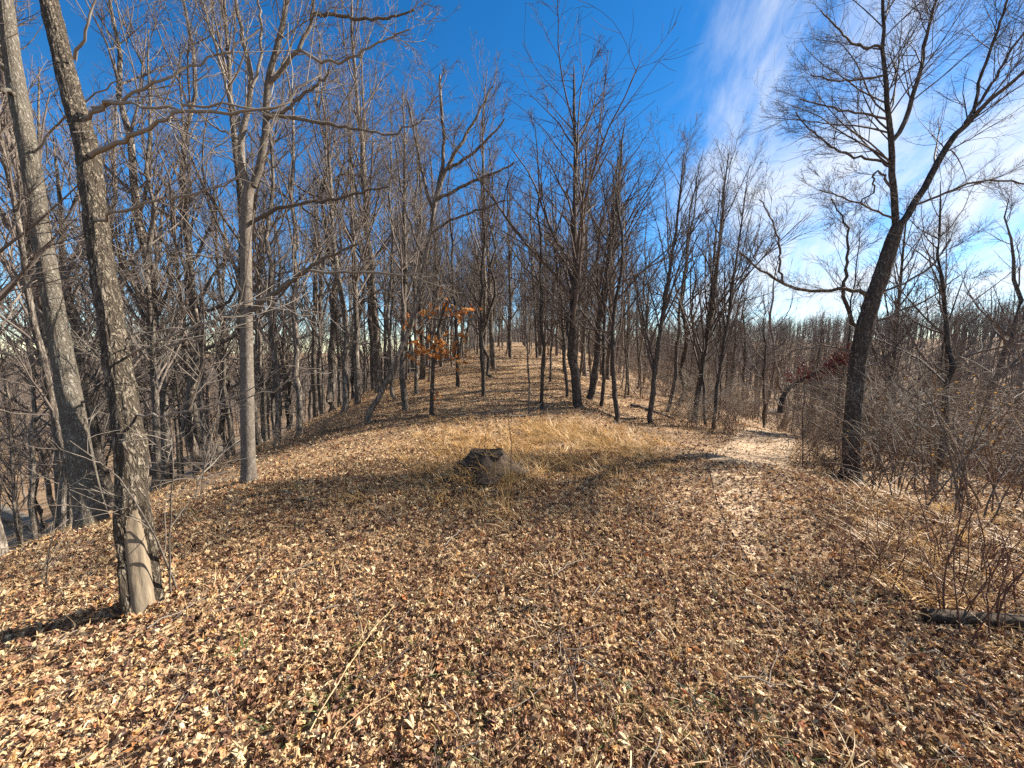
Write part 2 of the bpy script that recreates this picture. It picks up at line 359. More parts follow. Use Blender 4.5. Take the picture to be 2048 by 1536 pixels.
# ------------------------------------------------------------------ prototypes of woodland trees
def grow_tree(rg, H=12.0, r0=0.12, kind='pole', detail=1.0, twig=0.0040):
    n = 16
    t = np.linspace(0, 1, n + 1) ** 1.35
    crook = {'pole': 0.012, 'fan': 0.008, 'crook': 0.035, 'slim': 0.014}[kind]
    wob = np.cumsum(rg.normal(size=(n + 1, 2)) * crook * H * 0.35, 0); wob -= wob[0]; wob -= t[:, None] * wob[-1] * 0.8
    P = np.zeros((1, n + 1, 3)); P[0, :, :2] = wob; P[0, :, 2] = t * H
    P[0, 0, 2] = -0.3; P[0, 1, 2] = 0.02; P[0, 2, 2] = 0.3
    R = (r0 * (1 - t) ** 0.75 * (1 + 0.75 * np.exp(-t * H / 0.14)) + 0.010)[None]
    trunk = Br(P, R); trunk.len[:] = H
    c = {'pole': dict(t0=.40, a=(22, 45), l=(.34, .12), n1=22, up=.10), 'fan': dict(t0=.26, a=(16, 34), l=(.52, .14), n1=26, up=.045),
         'crook': dict(t0=.32, a=(35, 75), l=(.40, .16), n1=18, up=.10), 'slim': dict(t0=.30, a=(20, 45), l=(.26, .10), n1=18, up=.08)}[kind]
    w = 0.13 if kind == 'crook' else 0.07
    n1 = max(6, int(c['n1'] * min(1, detail * 1.2)))
    L1 = spawn(rg, trunk, np.array([n1]), c['t0'], .97, c['a'], c['l'], 0.5, 8, w, c['up'], 0.2, twig * 1.3, slim=.0145)
    # a few dead lower twigs on the bole
    L1b = spawn(rg, trunk, np.array([6]), .12, .4, (55, 100), (.12, .10), 0.2, 5, .12, .02, 0.3, twig)
    L2 = spawn(rg, L1, rg.poisson(9 * detail, len(L1.P)), .18, 1.0, (20, 48), (.46, .26), 0.6, 6, w * 1.2, c['up'] * .7, 0.35, twig * 1.15)
    L2b = spawn(rg, trunk, np.array([int(14 * detail)]), .6, 1.0, (20, 50), (.12, .05), 0.5, 5, w, c['up'], .35, twig)
    L3 = spawn(rg, L2, rg.poisson(5.2 * detail, len(L2.P)), .12, 1.0, (22, 55), (.5, .3), 0.7, 4, w * 1.5, .03, 0.5, twig)
    L3b = spawn(rg, L1b, rg.poisson(3, len(L1b.P)), .3, 1.0, (30, 60), (.4, .3), 0.7, 3, .12, .02, 0.5, twig)
    parts = [(L1, 5), (L1b, 4), (L2, 4), (L2b, 3), (L3, 3), (L3b, 3)]
    tv = tubes(trunk.P, trunk.R, 9)
    return tv, join([tubes(b.P, b.R, s) for b, s in parts if b is not None])
class Proto:
    def __init__(s, name, tv, cv, bark, twig): 
        s.trunk = raw_mesh(name + '_trunk', tv[0], [tv[1]], bark); s.crown = raw_mesh(name + '_crown', cv[0], cv[1], twig)
PROTO = {}
for kind, cnt, r0 in (('pole', 5, 0.100), ('fan', 4, 0.110), ('crook', 4, 0.105), ('slim', 4, 0.058)):
    PROTO[kind] = []
    for k in range(cnt):
        rg = np.random.default_rng(100 + k * 17 + len(kind) * 7)
        tv, cv = grow_tree(rg, 12.0, r0 * (0.85 + 0.12 * k), kind, 1.0)
        PROTO[kind].append(Proto(kind, tv, cv, M['bark_wood'], M['twig']))
        PROTO[kind][-1].dark = None
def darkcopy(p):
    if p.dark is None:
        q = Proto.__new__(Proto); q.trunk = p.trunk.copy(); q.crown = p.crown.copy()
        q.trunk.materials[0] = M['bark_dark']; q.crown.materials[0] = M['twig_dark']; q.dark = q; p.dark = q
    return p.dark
def place_tree(p, base, top, spin, label, group=None, name='bare_tree', sxy=1.0):
    base = Vector(base); ax = Vector(top) - base
    o = thing(name, label, 'tree', base, group)
    s = ax.length / 12.0
    o.rotation_mode = 'QUATERNION'; o.rotation_quaternion = ax.to_track_quat('Z', 'Y') @ Quaternion((0, 0, 1), spin); o.scale = (s * sxy, s * sxy, s)
    obj('trunk', p.trunk, o); obj('crown', p.crown, o)
    return o

# ------------------------------------------------------------------ the trees one can single out, by base and top
def trunk_mesh(name, P, R, bark, S=40, amp=0.006, fz=3.0, fa=9.0, flare=0.35, seed=0, mask=None):
    """a furrowed bole: P (n,3) path, R (n) radii; returns bark mesh and, with a mask, the mesh of the bared patch"""
    n = len(P)
    T = unit(np.gradient(P, axis=0)); A = unit(np.cross(T, np.array([0, 1.0, 0]))); B = np.cross(T, A)
    A, B = A, B
    th = np.arange(S) * 2 * np.pi / S
    hs = np.concatenate([[0], np.cumsum(np.linalg.norm(np.diff(P, axis=0), axis=1))])
    C, Sn = np.cos(th)[None], np.sin(th)[None]; H_ = hs[:, None] + 0 * C
    q = np.stack([C * fa / 2 + 0 * H_ + seed, Sn * fa / 2 + 0 * H_ + 5, H_ * fz], -1)
    fur = np.abs(2 * vnoise(q) - 1); q2 = np.stack([C * fa + 0 * H_ + seed + 9, Sn * fa + 0 * H_ + 2, H_ * fz * 2.5], -1)
    fur = 0.65 * fur + 0.35 * np.abs(2 * vnoise(q2) - 1)
    lump = vnoise(np.stack([C * 1.3 + 0 * H_ + seed, Sn * 1.3 + 0 * H_, H_ * 1.6], -1)) - .5
    root = np.exp(-hs / 0.13)[:, None] * flare * (0.7 + 0.6 * np.cos(th * 5 + seed)[None])
    rad = R[:, None] * (1 + root + 0.12 * lump) + amp * (fur * 2 - 0.8)
    m = None
    if mask is not None:
        m, lip = mask(hs[:, None] + 0 * C, th[None] + 0 * H_, A, B)
        smooth_r = R[:, None] * (1 + root * 0.6 + 0.10 * lump) - 0.028 + 0.003 * np.sin(th * 5 + 3 * lump)
        rad = np.where(m, smooth_r, rad + 0.016 * lip)
    V = P[:, None] + rad[..., None] * (A[:, None] * np.cos(th)[None, :, None] + B[:, None] * np.sin(th)[None, :, None])
    idx = np.arange(n * S).reshape(n, S); nx = np.roll(idx, -1, 1)
    Q = np.stack([idx[:-1], nx[:-1], nx[1:], idx[1:]], -1)
    if m is None: return raw_mesh(name, V.reshape(-1, 3), [Q.reshape(-1, 4)], bark), None
    fm = (m[:-1] & m[1:] & np.roll(m, -1, 1)[:-1] & np.roll(m, -1, 1)[1:])
    return raw_mesh(name, V.reshape(-1, 3), [Q[~fm]], bark), raw_mesh(name + '_patch', V.reshape(-1, 3), [Q[fm]], M['bare_wood'])
def hero_path(pix, d, n):
    """pix: (px, py, width px[, depth offset]) list from the base up"""
    a = np.array([[*W(p[0], p[1], d + (p[3] if len(p) > 3 else 0)), p[2] * (d + (p[3] if len(p) > 3 else 0)) / FPX / 2 / math.hypot(1, (p[0] - 1024) / FPX)] for p in pix])
    r = resample(a, n); return r[:, :3], r[:, 3]
def rel(V, o): return np.asarray(V) - np.asarray(o)
def hero_tree(name, label, pix, d, bark, limbs, seed, twigm, S=40, n=150, amp=0.006, mask=None, base=None, fz=3.0, fa=9.0, dens=1.0, twig=0.004, flare=0.35, lmin2=.6, lthin=1.0):
    rg = np.random.default_rng(seed)
    base = base if base is not None else W(pix[0][0], pix[0][1], d)
    o = thing(name, label, 'tree', tuple(base))
    pix = list(pix)
    P, R = hero_path(pix, d, n)
    # root end goes into the ground
    dn = P[0] + (P[0] - P[3]) * 0.6; P = np.concatenate([dn[None] - [0, 0, 0.12], P]); R = np.concatenate([[R[0]], R])
    P = rel(P, base)
    me, pm = trunk_mesh(name, P, R, bark, S, amp, fz, fa, flare, seed, mask)
    obj('trunk', me, o)
    if pm: tag(obj('bare_wood', pm, o), 'barkless smooth tan wood patch at the foot of the trunk')
    batch = []
    for lp in limbs:
        LP, LR = hero_path(lp, d, 22 if len(lp) > 4 else 14); LP = rel(LP, base); LR = LR * lthin
        k = rg.normal(size=LP.shape) * 0.012; k[0] = 0; LP = LP + k
        v, q = tubes(LP[None], LR[None], 10 if LR[0] > 0.03 else 6)
        obj('limb', raw_mesh('limb', v, [q], bark if LR[0] > 0.022 else twigm), o)
        rs = resample(np.concatenate([LP, LR[:, None]], 1), 14); batch.append((rs[:, :3], rs[:, 3]))
    if batch:
        b = Br(np.stack([x[0] for x in batch]), np.stack([x[1] for x in batch]))
        L2 = spawn(rg, b, np.maximum(2, (b.len * 3.6 * dens).astype(int) + 2), .15, 1.0, (22, 50), (.34, .18), .4, 8, .07, .045, .25, twig * 1.1, lmin2, slim=.0085)
        L3 = spawn(rg, L2, rg.poisson(5 * dens, len(L2.P)), .15, 1.0, (22, 50), (.5, .35), .6, 6, .10, .035, .35, twig * .8, .15, slim=.009)
        L4 = spawn(rg, L3, rg.poisson(2.6 * dens, len(L3.P)), .2, 1.0, (22, 55), (.5, .35), .7, 4, .14, .03, .5, twig * .6, .08, slim=.009)
        v, q = join([tubes(x.P, x.R, s) for x, s in ((L2, 4), (L3, 3), (L4, 3))])
        obj('crown', raw_mesh(name + '_crown', v, q, twigm), o)
    return o

# 1: furrowed trunk with the bared patch at its foot
b1, d1 = ground_at(288, 1222)
SC = math.atan2
def scar(h, th, A, B):
    # angle of the direction facing the camera (a little to the sunny side) in the trunk's own frame
    dv = CAM - b1; dv[2] = 0; dv = dv / np.linalg.norm(dv); side = np.array([-dv[1], dv[0], 0.0]); dv = dv + side * 0.2; dv /= np.linalg.norm(dv)
    a0 = np.arctan2((B @ dv), (A @ dv))[:, None]
    da = (th - a0 + np.pi) % (2 * np.pi) - np.pi
    wob = vnoise(np.stack([h * 7, da * 2, 0 * h], -1)) - .5
    e = np.hypot((da + 0.35 * (h - .45)) / 1.25, (h - 0.47) / 0.38) + wob * .4
    return e < 1.0, np.exp(-((e - 1.16) / 0.16) ** 2)
hero_tree('furrowed_tree', 'leaning deeply furrowed tree trunk with a barkless tan patch at its foot',
    [(288, 1222, 78), (276, 1130, 74), (265, 1040, 73), (262, 900, 70, .05), (250, 820, 66, .1), (222, 640, 57, .2), (196, 480, 53, .3), (176, 300, 53, .45), (133, 150, 48, .6), (99, 0, 44, .75), (60, -170, 38, .9), (30, -420, 28, 1.2), (10, -800, 14, 1.6)],
    d1, M['bark_furrow'],
    [[(160, 238, 14, .5), (200, 222, 10, .45), (260, 190, 8, .4), (330, 155, 6, .4), (420, 118, 5, .5), (520, 60, 3, .6)],
     [(186, 216, 11, .5), (230, 207, 9, .4), (272, 206, 8, .35), (292, 217, 7, .3), (370, 214, 6, .3), (470, 208, 5, .3), (560, 230, 3, .4)],
     [(182, 312, 15, .4), (240, 285, 12, .3), (285, 262, 11, .2), (322, 234, 9, .1), (390, 221, 8, .0), (480, 228, 7, .0), (560, 215, 5, .1), (640, 150, 3, .2)],
     [(195, 442, 9, .3), (215, 432, 8, .2), (290, 410, 6, .1), (390, 390, 5, .1), (480, 360, 3, .1)],
     [(150, 120, 9, .6), (170, 60, 7, .5), (200, 10, 5, .5), (225, -80, 4, .5)],
     [(262, 832, 7, .1), (350, 830, 5, .0), (450, 812, 4, -.1), (560, 778, 3, -.1), (610, 742, 2, -.1)],
     [(238, 722, 7, .15), (320, 680, 5, .1), (420, 640, 4, .0), (520, 600, 2, .0)],
     [(225, 678, 5, .2), (300, 660, 4, .2), (400, 650, 3, .3), (470, 610, 2, .4)],
     [(99, 10, 16, .75), (60, -60, 12, .6), (-20, -160, 10, .4), (-150, -300, 6, .2)],
     [(70, -130, 18, .9), (160, -260, 12, .9), (300, -400, 8, .9), (420, -560, 5, 1.0)],
     [(40, -350, 14, 1.2), (-60, -500, 9, 1.1), (-160, -700, 5, 1.0)]],
    21, M['twig_pale'], S=72, n=260, amp=0.009, mask=scar, base=b1, fz=5.0, fa=13.0, dens=0.5)

# 2: grey plated trunk behind it
b2, d2 = ground_at(186, 1052)
hero_tree('plated_tree', 'thick grey lichened tree trunk with a flared foot behind the furrowed leaning tree',
    [(186, 1052, 78), (178, 1010, 66), (166, 950, 60), (155, 880, 56), (123, 700, 51, .1), (88, 500, 45, .2), (57, 300, 47, .3), (29, 150, 42, .4), (10, 0, 36, .5), (-15, -200, 30, .7), (-30, -500, 20, 1.0), (-40, -800, 10, 1.3)],
    d2, M['bark_plate'],
    [[(30, 150, 24, .4), (-20, 120, 20, .3), (-80, 60, 14, .2), (-160, -40, 8, .1)],
     [(40, 190, 16, .4), (0, 180, 12, .1), (-60, 150, 9, -.1)],
     [(95, 540, 8, .2), (60, 560, 7, .1), (10, 640, 5, -.1), (-50, 700, 3, -.2)],
     [(60, 320, 8, .3), (110, 250, 6, .2), (190, 190, 4, .1), (250, 160, 3, .1)],
     [(-10, -150, 14, .7), (80, -280, 10, .7), (170, -420, 6, .8)],
     [(-20, -300, 12, .8), (-120, -420, 8, .8), (-200, -600, 5, .8)]],
    33, M['twig_pale'], S=64, n=220, amp=0.007, base=b2, fz=4.0, fa=9.0, dens=0.5, flare=0.30)

# 3: forked tree at the left shoulder
b3, d3 = ground_at(498, 966)
hero_tree('forked_tree', 'slim grey forked tree with bare spreading limbs standing on the ridge shoulder',
    [(499, 966, 34), (497, 930, 31), (495, 850, 30), (493, 700, 27), (492, 560, 25), (492, 450, 24), (496, 385, 24), (502, 366, 22)],
    d3, M['bark_smooth'],
    [[(496, 372, 17), (486, 330, 16), (480, 290, 15), (483, 250, 14), (495, 225, 13), (504, 190, 12), (502, 143, 10), (492, 92, 9), (478, 34, 8), (468, -20, 7), (455, -150, 5), (450, -300, 3)],
     [(506, 372, 17), (520, 340, 17), (529, 300, 16), (531, 240, 15), (531, 178, 14), (547, 137, 13), (558, 90, 12), (568, 40, 11), (576, -10, 10), (590, -150, 7), (600, -320, 4)],
     [(536, 172, 11), (560, 150, 10), (590, 112, 9), (612, 70, 8), (628, 30, 7), (633, -10, 6), (640, -120, 4)],
     [(482, 262, 8), (466, 215, 7), (448, 150, 6), (428, 80, 6), (405, 0, 5), (380, -90, 3)],
     [(504, 175, 7), (520, 120, 6), (524, 60, 6), (518, -10, 5), (525, -120, 3)],
     [(500, 446, 10), (520, 432, 9), (550, 416, 8), (600, 409, 7), (660, 400, 6), (720, 388, 5), (778, 372, 3)],
     [(496, 622, 13), (530, 600, 12), (565, 575, 11), (600, 547, 10), (622, 535, 8), (650, 515, 6), (715, 488, 4)],
     [(612, 540, 7), (680, 543, 6), (760, 547, 5), (850, 551, 3)],
     [(530, 236, 10), (560, 226, 8), (590, 205, 7), (630, 175, 6), (660, 140, 4)],
     [(535, 225, 9), (600, 240, 8), (680, 250, 6), (780, 275, 4), (850, 235, 2)],
     [(490, 612, 7), (430, 645, 6), (350, 690, 5), (280, 712, 3), (225, 735, 2)],
     [(480, 280, 6), (430, 250, 5), (380, 210, 4), (300, 190, 3)],
     [(628, 26, 8), (660, 28, 7), (730, 40, 6), (780, 36, 5), (830, 20, 3)],
     [(600, 100, 7), (640, 125, 6), (700, 120, 5), (760, 85, 4), (820, 60, 2)],
     [(494, 520, 5), (420, 515, 4), (340, 500, 3), (250, 515, 2)]],
    47, M['twig_pale'], S=44, n=150, amp=0.0025, base=b3, fz=6.0, fa=10.0, dens=1.25, flare=0.5)

# 4: large dark tree on the right
b4, d4 = ground_at(1700, 958)
hero_tree('leaning_dark_tree', 'large dark lichen-spotted tree with forked leaning trunk beside the leafy path',
    [(1700, 958, 50), (1701, 930, 40), (1702, 880, 37), (1708, 800, 36), (1716, 720, 36), (1730, 650, 38), (1748, 590, 37), (1766, 540, 37), (1785, 480, 33), (1796, 450, 28)],
    d4, M['bark_dark'],
    [[(1792, 456, 20), (1786, 400, 19), (1784, 340, 18), (1783, 290, 17), (1778, 250, 15), (1768, 203, 14), (1774, 164, 13), (1770, 125, 11), (1763, 86, 10), (1766, 30, 9), (1765, -30, 8), (1770, -160, 5), (1775, -300, 3)],
     [(1783, 284, 14), (1806, 262, 15), (1818, 219, 14), (1834, 184, 13), (1843, 125, 11), (1853, 59, 9), (1873, 0, 7), (1900, -120, 5), (1915, -240, 3)],
     [(1797, 455, 22), (1830, 410, 21), (1861, 352, 20), (1900, 281, 20), (1927, 250, 18), (1955, 223, 15), (2005, 180, 13), (2048, 145, 11), (2130, 80, 8), (2230, -30, 4)],
     [(1947, 226, 11), (1959, 156, 10), (1986, 90, 9), (2009, 20, 8), (2025, -60, 6), (2050, -200, 3)],
     [(1930, 246, 10), (1990, 160, 9), (2030, 90, 8), (2080, 20, 6), (2120, -90, 4)],
     [(1744, 594, 14), (1720, 584, 12), (1690, 578, 11), (1640, 583, 10), (1600, 580, 9), (1568, 568, 8), (1520, 540, 6), (1480, 505, 4)],
     [(1566, 566, 7), (1558, 530, 6), (1560, 480, 5), (1545, 440, 4), (1520, 400, 3)],
     [(1722, 668, 13), (1708, 645, 12), (1692, 617, 11), (1687, 580, 10), (1689, 540, 9), (1700, 500, 7), (1690, 440, 5), (1660, 400, 3)],
     [(1835, 408, 9), (1880, 390, 9), (1930, 366, 8), (1990, 358, 7), (2060, 370, 6), (2140, 400, 4)],
     [(1784, 334, 9), (1760, 322, 8), (1720, 314, 7), (1670, 300, 6), (1620, 260, 4), (1590, 225, 3)],
     [(1784, 380, 8), (1758, 338, 7), (1745, 350, 6), (1750, 385, 5), (1720, 400, 4)],
     [(1770, 90, 8), (1730, 96, 7), (1700, 85, 6), (1670, 50, 5), (1640, 20, 3)],
     [(1772, 150, 7), (1720, 160, 6), (1670, 165, 5), (1620, 150, 3)],
     [(1780, 240, 7), (1720, 225, 6), (1660, 215, 5), (1600, 195, 3)],
     [(1755, 590, 8), (1820, 560, 7), (1870, 530, 6), (1900, 480, 4)],
     [(1740, 650, 8), (1800, 620, 7), (1860, 600, 5), (1920, 550, 3)],
     [(1712, 705, 7), (1690, 700, 6), (1650, 690, 5), (1580, 700, 3)],
     [(1720, 740, 6), (1770, 720, 6), (1800, 690, 5), (1830, 640, 3)],
     [(1790, 440, 7), (1750, 420, 6), (1700, 400, 5), (1640, 380, 3)]],
    59, M['twig_dark'], S=56, n=150, amp=0.007, base=b4, fz=5.0, fa=10.0, dens=1.9, twig=0.0030, lthin=.84, flare=0.4)

# 5: the crooked sapling that starts as a leaning stem on the left of the trail
b5, d5 = ground_at(734, 845)
hero_tree('crooked_tree', 'crooked slender tree rising on a slant from the ground beside the leafy ridge',
    [(734, 845, 14), (741, 818, 13), (756, 800, 12), (770, 768, 12), (783, 752, 11), (794, 718, 11), (806, 688, 10), (824, 650, 9), (837, 591, 9), (848, 530, 8), (860, 470, 8), (872, 400, 8)],
    d5, M['bark_wood'],
    [[(866, 420, 8), (884, 342, 8), (888, 290, 7), (884, 230, 6), (880, 150, 4)], [(872, 402, 8), (890, 340, 8), (920, 290, 7), (950, 240, 5), (985, 170, 3)],
     [(884, 345, 7), (930, 320, 6), (970, 285, 5), (1010, 240, 3)], [(868, 430, 7), (850, 370, 6), (835, 300, 5), (815, 200, 3)],
     [(872, 400, 7), (930, 370, 6), (980, 350, 5), (1030, 325, 3)], [(860, 470, 5), (900, 440, 5), (960, 420, 4), (1010, 400, 3)], [(850, 520, 5), (820, 450, 5), (800, 370, 4), (790, 280, 3)]],
    71, M['twig'], S=16, n=70, amp=0.002, base=b5, dens=1.1, twig=0.0055, flare=0.5)

# mid-distance trees that have a place of their own in the photograph: (base px, base py, top px, top py, kind, index, dark, xy scale, name, label)
MID = [
 (1160, 818, 1150, 128, 'fan', 0, 1, 1.65, 'fan_crowned_tree', 'tallest fan-crowned tree standing where the trail bank falls away'),
 (1178, 798, 1250, 235, 'fan', 1, 1, 1.3, 'fan_crowned_tree', 'fan-crowned tree just behind the tallest fan-crowned tree'),
 (690, 824, 640, 120, 'pole', 0, 0, 1.15, 'pale_pole_tree', 'pale straight-boled tree next to the crooked slanting sapling'),
 (718, 807, 700, 150, 'pole', 1, 0, 1.05, 'straight_tree', 'straight grey-brown tree behind the pale straight-boled tree'),
 (810, 822, 806, 170, 'pole', 2, 0, 1.0, 'straight_tree', 'straight tree between the crooked sapling and the orange-leaved sapling'),
 (787, 800, 775, 210, 'slim', 0, 0, 1.3, 'slender_tree', 'slender pole tree right behind the crooked slanting sapling'),
 (838, 790, 835, 230, 'slim', 1, 0, 1.3, 'slender_tree', 'slender tree close behind the orange-leaved sapling'),
 (914, 775, 905, 300, 'slim', 2, 1, 1.3, 'slender_tree', 'slender dark tree nearest behind the orange-leaved sapling by the trail'),
 (967, 792, 960, 330, 'slim', 3, 1, 1.3, 'slender_tree', 'slender dark tree at the edge of the trail, beside the thick crooked oak'),
 (986, 757, 985, 345, 'crook', 0, 1, 1.1, 'crooked_oak', 'thick crooked dark oak standing right at the leafy trail'),
 (1084, 818, 1065, 250, 'slim', 0, 1, 1.3, 'slender_tree', 'slim upright tree standing alone on the trail bank'),
 (1057, 832, 1050, 420, 'slim', 2, 0, 0.8, 'thin_sapling', 'very thin sapling beside the slim upright trailside tree'),
 (1134, 793, 1100, 330, 'slim', 1, 1, 1.3, 'slender_tree', 'slender tree immediately beside the tallest fan-crowned tree'),
 (1201, 812, 1225, 320, 'slim', 3, 1, 1.2, 'slender_tree', 'slender tree next to the V-forked small tree on the bank'),
 (1226, 845, 1235, 300, 'crook', 1, 1, 1.0, 'v_forked_tree', 'small V-forked tree on the shaded bank below the trail'),
 (1302, 848, 1370, 290, 'fan', 2, 1, 0.9, 'leaning_slim_tree', 'slim dark tree leaning towards the path beside the fallen log'),
 (1336, 824, 1400, 330, 'slim', 2, 1, 1.3, 'slender_tree', 'slender leaning tree behind the fallen log on the slope'),
 (1384, 845, 1460, 290, 'fan', 3, 1, 0.9, 'leaning_slim_tree', 'slim dark tree where the leafy path meets the wood'),
 (1411, 852, 1440, 380, 'slim', 0, 1, 1.2, 'slender_tree', 'slender tree between two slim leaning trees beside the path'),
 (1428, 858, 1500, 330, 'fan', 0, 1, 0.8, 'leaning_slim_tree', 'slim leaning dark tree nearest the leafy path'),
 (1608, 935, 1610, 700, 'slim', 1, 1, 0.8, 'thin_sapling', 'thin sapling standing alone beside the leafy path'),
 (1865, 985, 1880, 360, 'crook', 2, 1, 1.0, 'thicket_tree', 'dark tree rising out of the tangled thicket beyond the large leaning tree'),
 (1990, 930, 2010, 390, 'crook', 3, 1, 1.0, 'thicket_tree', 'broad-branched tree at the back of the tangled thicket'),
 (64, 1020, 40, 380, 'slim', 2, 0, 1.0, 'slender_tree', 'slender mossy tree beside the log below the grey lichened trunk'),
 (112, 1005, 70, 130, 'slim', 3, 0, 1.1, 'slope_tree', 'slender slope tree directly behind the thick grey lichened trunk'),
 (330, 945, 300, 60, 'slim', 1, 0, 1.2, 'slope_tree', 'slender tree between the furrowed leaning trunk and the forked tree'),
 (405, 895, 370, 90, 'slim', 0, 0, 1.2, 'slope_tree', 'slender tree by the heap of dead branches'),
 (545, 842, 520, 120, 'slim', 3, 0, 1.2, 'slope_tree', 'straight tree just behind the forked tree on the slope edge'),
 (600, 812, 560, 90, 'slim', 2, 0, 1.3, 'slope_tree', 'slender slope tree between the forked tree and the pale straight-boled tree'),
]
taken = []
for i, (bx, by, tx, ty, k, j, dk, sxy, nm, lab) in enumerate(MID):
    g, d = ground_at(bx, by)
    if d > 16 and bx < 700: d = 7.5 + i % 3; g = W(bx, by, d); g[2] = hgt(g[0], g[1])
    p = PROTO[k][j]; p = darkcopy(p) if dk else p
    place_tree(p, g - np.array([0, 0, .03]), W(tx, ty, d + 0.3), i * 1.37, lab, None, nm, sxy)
    taken.append(g[:2])
for b in (b1, b2, b3, b4, b5): taken.append(np.asarray(b)[:2])

# ------------------------------------------------------------------ the stands of look-alike trees
def clear_zone(x, y):
    """the open ridge, the trail on its crest and the leafy path to the right stay free of trees"""
    sh = float(shoulder(y))
    if y < 9.5 and -5.0 < x < sh + 2.6: return True
    if y < 1.5 and -8 < x < 9: return True
    if 0.0 < x < 1.25 and y < 46: return True
    px = np.interp(y, [0, 4, 6, 9, 12, 16], [3.2, 3.6, 4.2, 6.0, 8.2, 11.5])
    if y < 17 and abs(x - px) < 1.3 + 0.05 * y: return True
    return False
def scatter_trees(n, xr, yr, mind, seed, kinds, dark, hr, label, group, name, cond=None):
    rg = np.random.default_rng(seed); c = 0; tries = 0
    while c < n and tries < 40000:
        tries += 1
        y = rg.uniform(*yr); x = rg.uniform(*xr)
        if clear_zone(x, y) or (cond and not cond(x, y)): continue
        if abs(x) > 1.42 * y + 1.2: continue
        if any((x - q[0]) ** 2 + (y - q[1]) ** 2 < mind * mind for q in taken): continue
        taken.append(np.array([x, y])); c += 1
        k = kinds[rg.integers(len(kinds))]; k = 'slim' if math.hypot(x, y) < 10 else k; p = PROTO[k][rg.integers(len(PROTO[k]))]
        if dark: p = darkcopy(p)
        h = rg.uniform(*hr) * (0.75 if k == 'slim' else 1); z = hgt(x, y)
        ln = rg.normal(size=2) * 0.035 * h
        place_tree(p, (x, y, z - .05), (x + ln[0], y + ln[1], z + h), rg.uniform(0, 6.28), label(k, math.hypot(x, y)), group, name, rg.uniform(.85, 1.2))
LOOK = {'pole': 'straight bare high-crowned tree', 'slim': 'slender bare pole tree', 'crook': 'crooked wide-branched bare tree', 'fan': 'bare tree with upright fanned limbs'}
scatter_trees(112, (-34, -4.6), (2.6, 40), 1.1, 1, ['pole', 'slim', 'slim', 'slim', 'crook', 'pole', 'pole'], 0, (10, 15), lambda k, r: LOOK[k] + (' at the front of' if r < 14 else ' deep inside' if r > 24 else ' in the middle of') + ' the dense stand below the forked tree', 'trees of the stand below the forked tree', 'slope_tree')
scatter_trees(96, (-7, 6.5), (12, 48), 1.0, 2, ['pole', 'slim', 'slim', 'slim', 'fan'], 0, (8.5, 12), lambda k, r: LOOK[k] + (' close to the near end of the ridge trail' if r < 22 else ' far along the ridge trail'), 'trees lining the ridge trail', 'ridge_tree', lambda x, y: x > -4.6 or y > 16)
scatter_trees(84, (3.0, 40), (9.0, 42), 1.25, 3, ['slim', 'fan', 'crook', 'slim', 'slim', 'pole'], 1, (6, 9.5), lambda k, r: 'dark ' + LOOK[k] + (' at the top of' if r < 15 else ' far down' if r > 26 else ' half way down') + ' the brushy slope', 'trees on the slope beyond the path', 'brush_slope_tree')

# ------------------------------------------------------------------ scattering (stuff) with geometry nodes
def scatter_stuff(name, pts, eul, scl, idx, protos, label, cat):
    me = bpy.data.meshes.new(name); me.vertices.add(len(pts)); me.vertices.foreach_set('co', np.asarray(pts, np.float32).ravel())
    for an, ty, dat, fld in (('rot', 'FLOAT_VECTOR', eul, 'vector'), ('scl', 'FLOAT', scl, 'value'), ('idx', 'INT', idx, 'value')):
        a = me.attributes.new(an, ty, 'POINT'); a.data.foreach_set(fld, np.asarray(dat, np.int32 if ty == 'INT' else np.float32).ravel())
    me.update()
    o = obj(name, me); tag(o, label, cat, kind='stuff')
    c = bpy.data.collections.new(name + '_shapes')
    for i, pm in enumerate(protos): c.objects.link(bpy.data.objects.new(f'{name}_shape_{i:02d}', pm))
    ng = bpy.data.node_groups.new(name, 'GeometryNodeTree')
    ng.interface.new_socket('Geometry', in_out='INPUT', socket_type='NodeSocketGeometry'); ng.interface.new_socket('Geometry', in_out='OUTPUT', socket_type='NodeSocketGeometry')
    gi_ = ng.nodes.new('NodeGroupInput'); go = ng.nodes.new('NodeGroupOutput'); ip = ng.nodes.new('GeometryNodeInstanceOnPoints'); ci = ng.nodes.new('GeometryNodeCollectionInfo')
    ci.inputs['Collection'].default_value = c; ci.inputs['Separate Children'].default_value = True; ci.inputs['Reset Children'].default_value = True
    ip.inputs['Pick Instance'].default_value = True
    def at(n, t):
        a = ng.nodes.new('GeometryNodeInputNamedAttribute'); a.data_type = t; a.inputs[0].default_value = n; return a.outputs[0]
    ng.links.new(gi_.outputs[0], ip.inputs['Points']); ng.links.new(ci.outputs[0], ip.inputs['Instance']); ng.links.new(at('idx', 'INT'), ip.inputs['Instance Index'])
    er = ng.nodes.new('FunctionNodeEulerToRotation'); ng.links.new(at('rot', 'FLOAT_VECTOR'), er.inputs[0]); ng.links.new(er.outputs[0], ip.inputs['Rotation'])
    ng.links.new(at('scl', 'FLOAT'), ip.inputs['Scale']); ng.links.new(ip.outputs[0], go.inputs[0])
    o.modifiers.new('scatter', 'NODES').node_group = ng
    return o
def wedge(rg, n, r0, r1, amax=66, power=1.0):
    """points on the ground in front of the camera, denser close by"""
    r = (r0 ** power + (r1 ** power - r0 ** power) * rg.random(n)) ** (1 / power)
    a = np.radians(rg.uniform(-amax, amax, n)); return r * np.sin(a), r * np.cos(a)

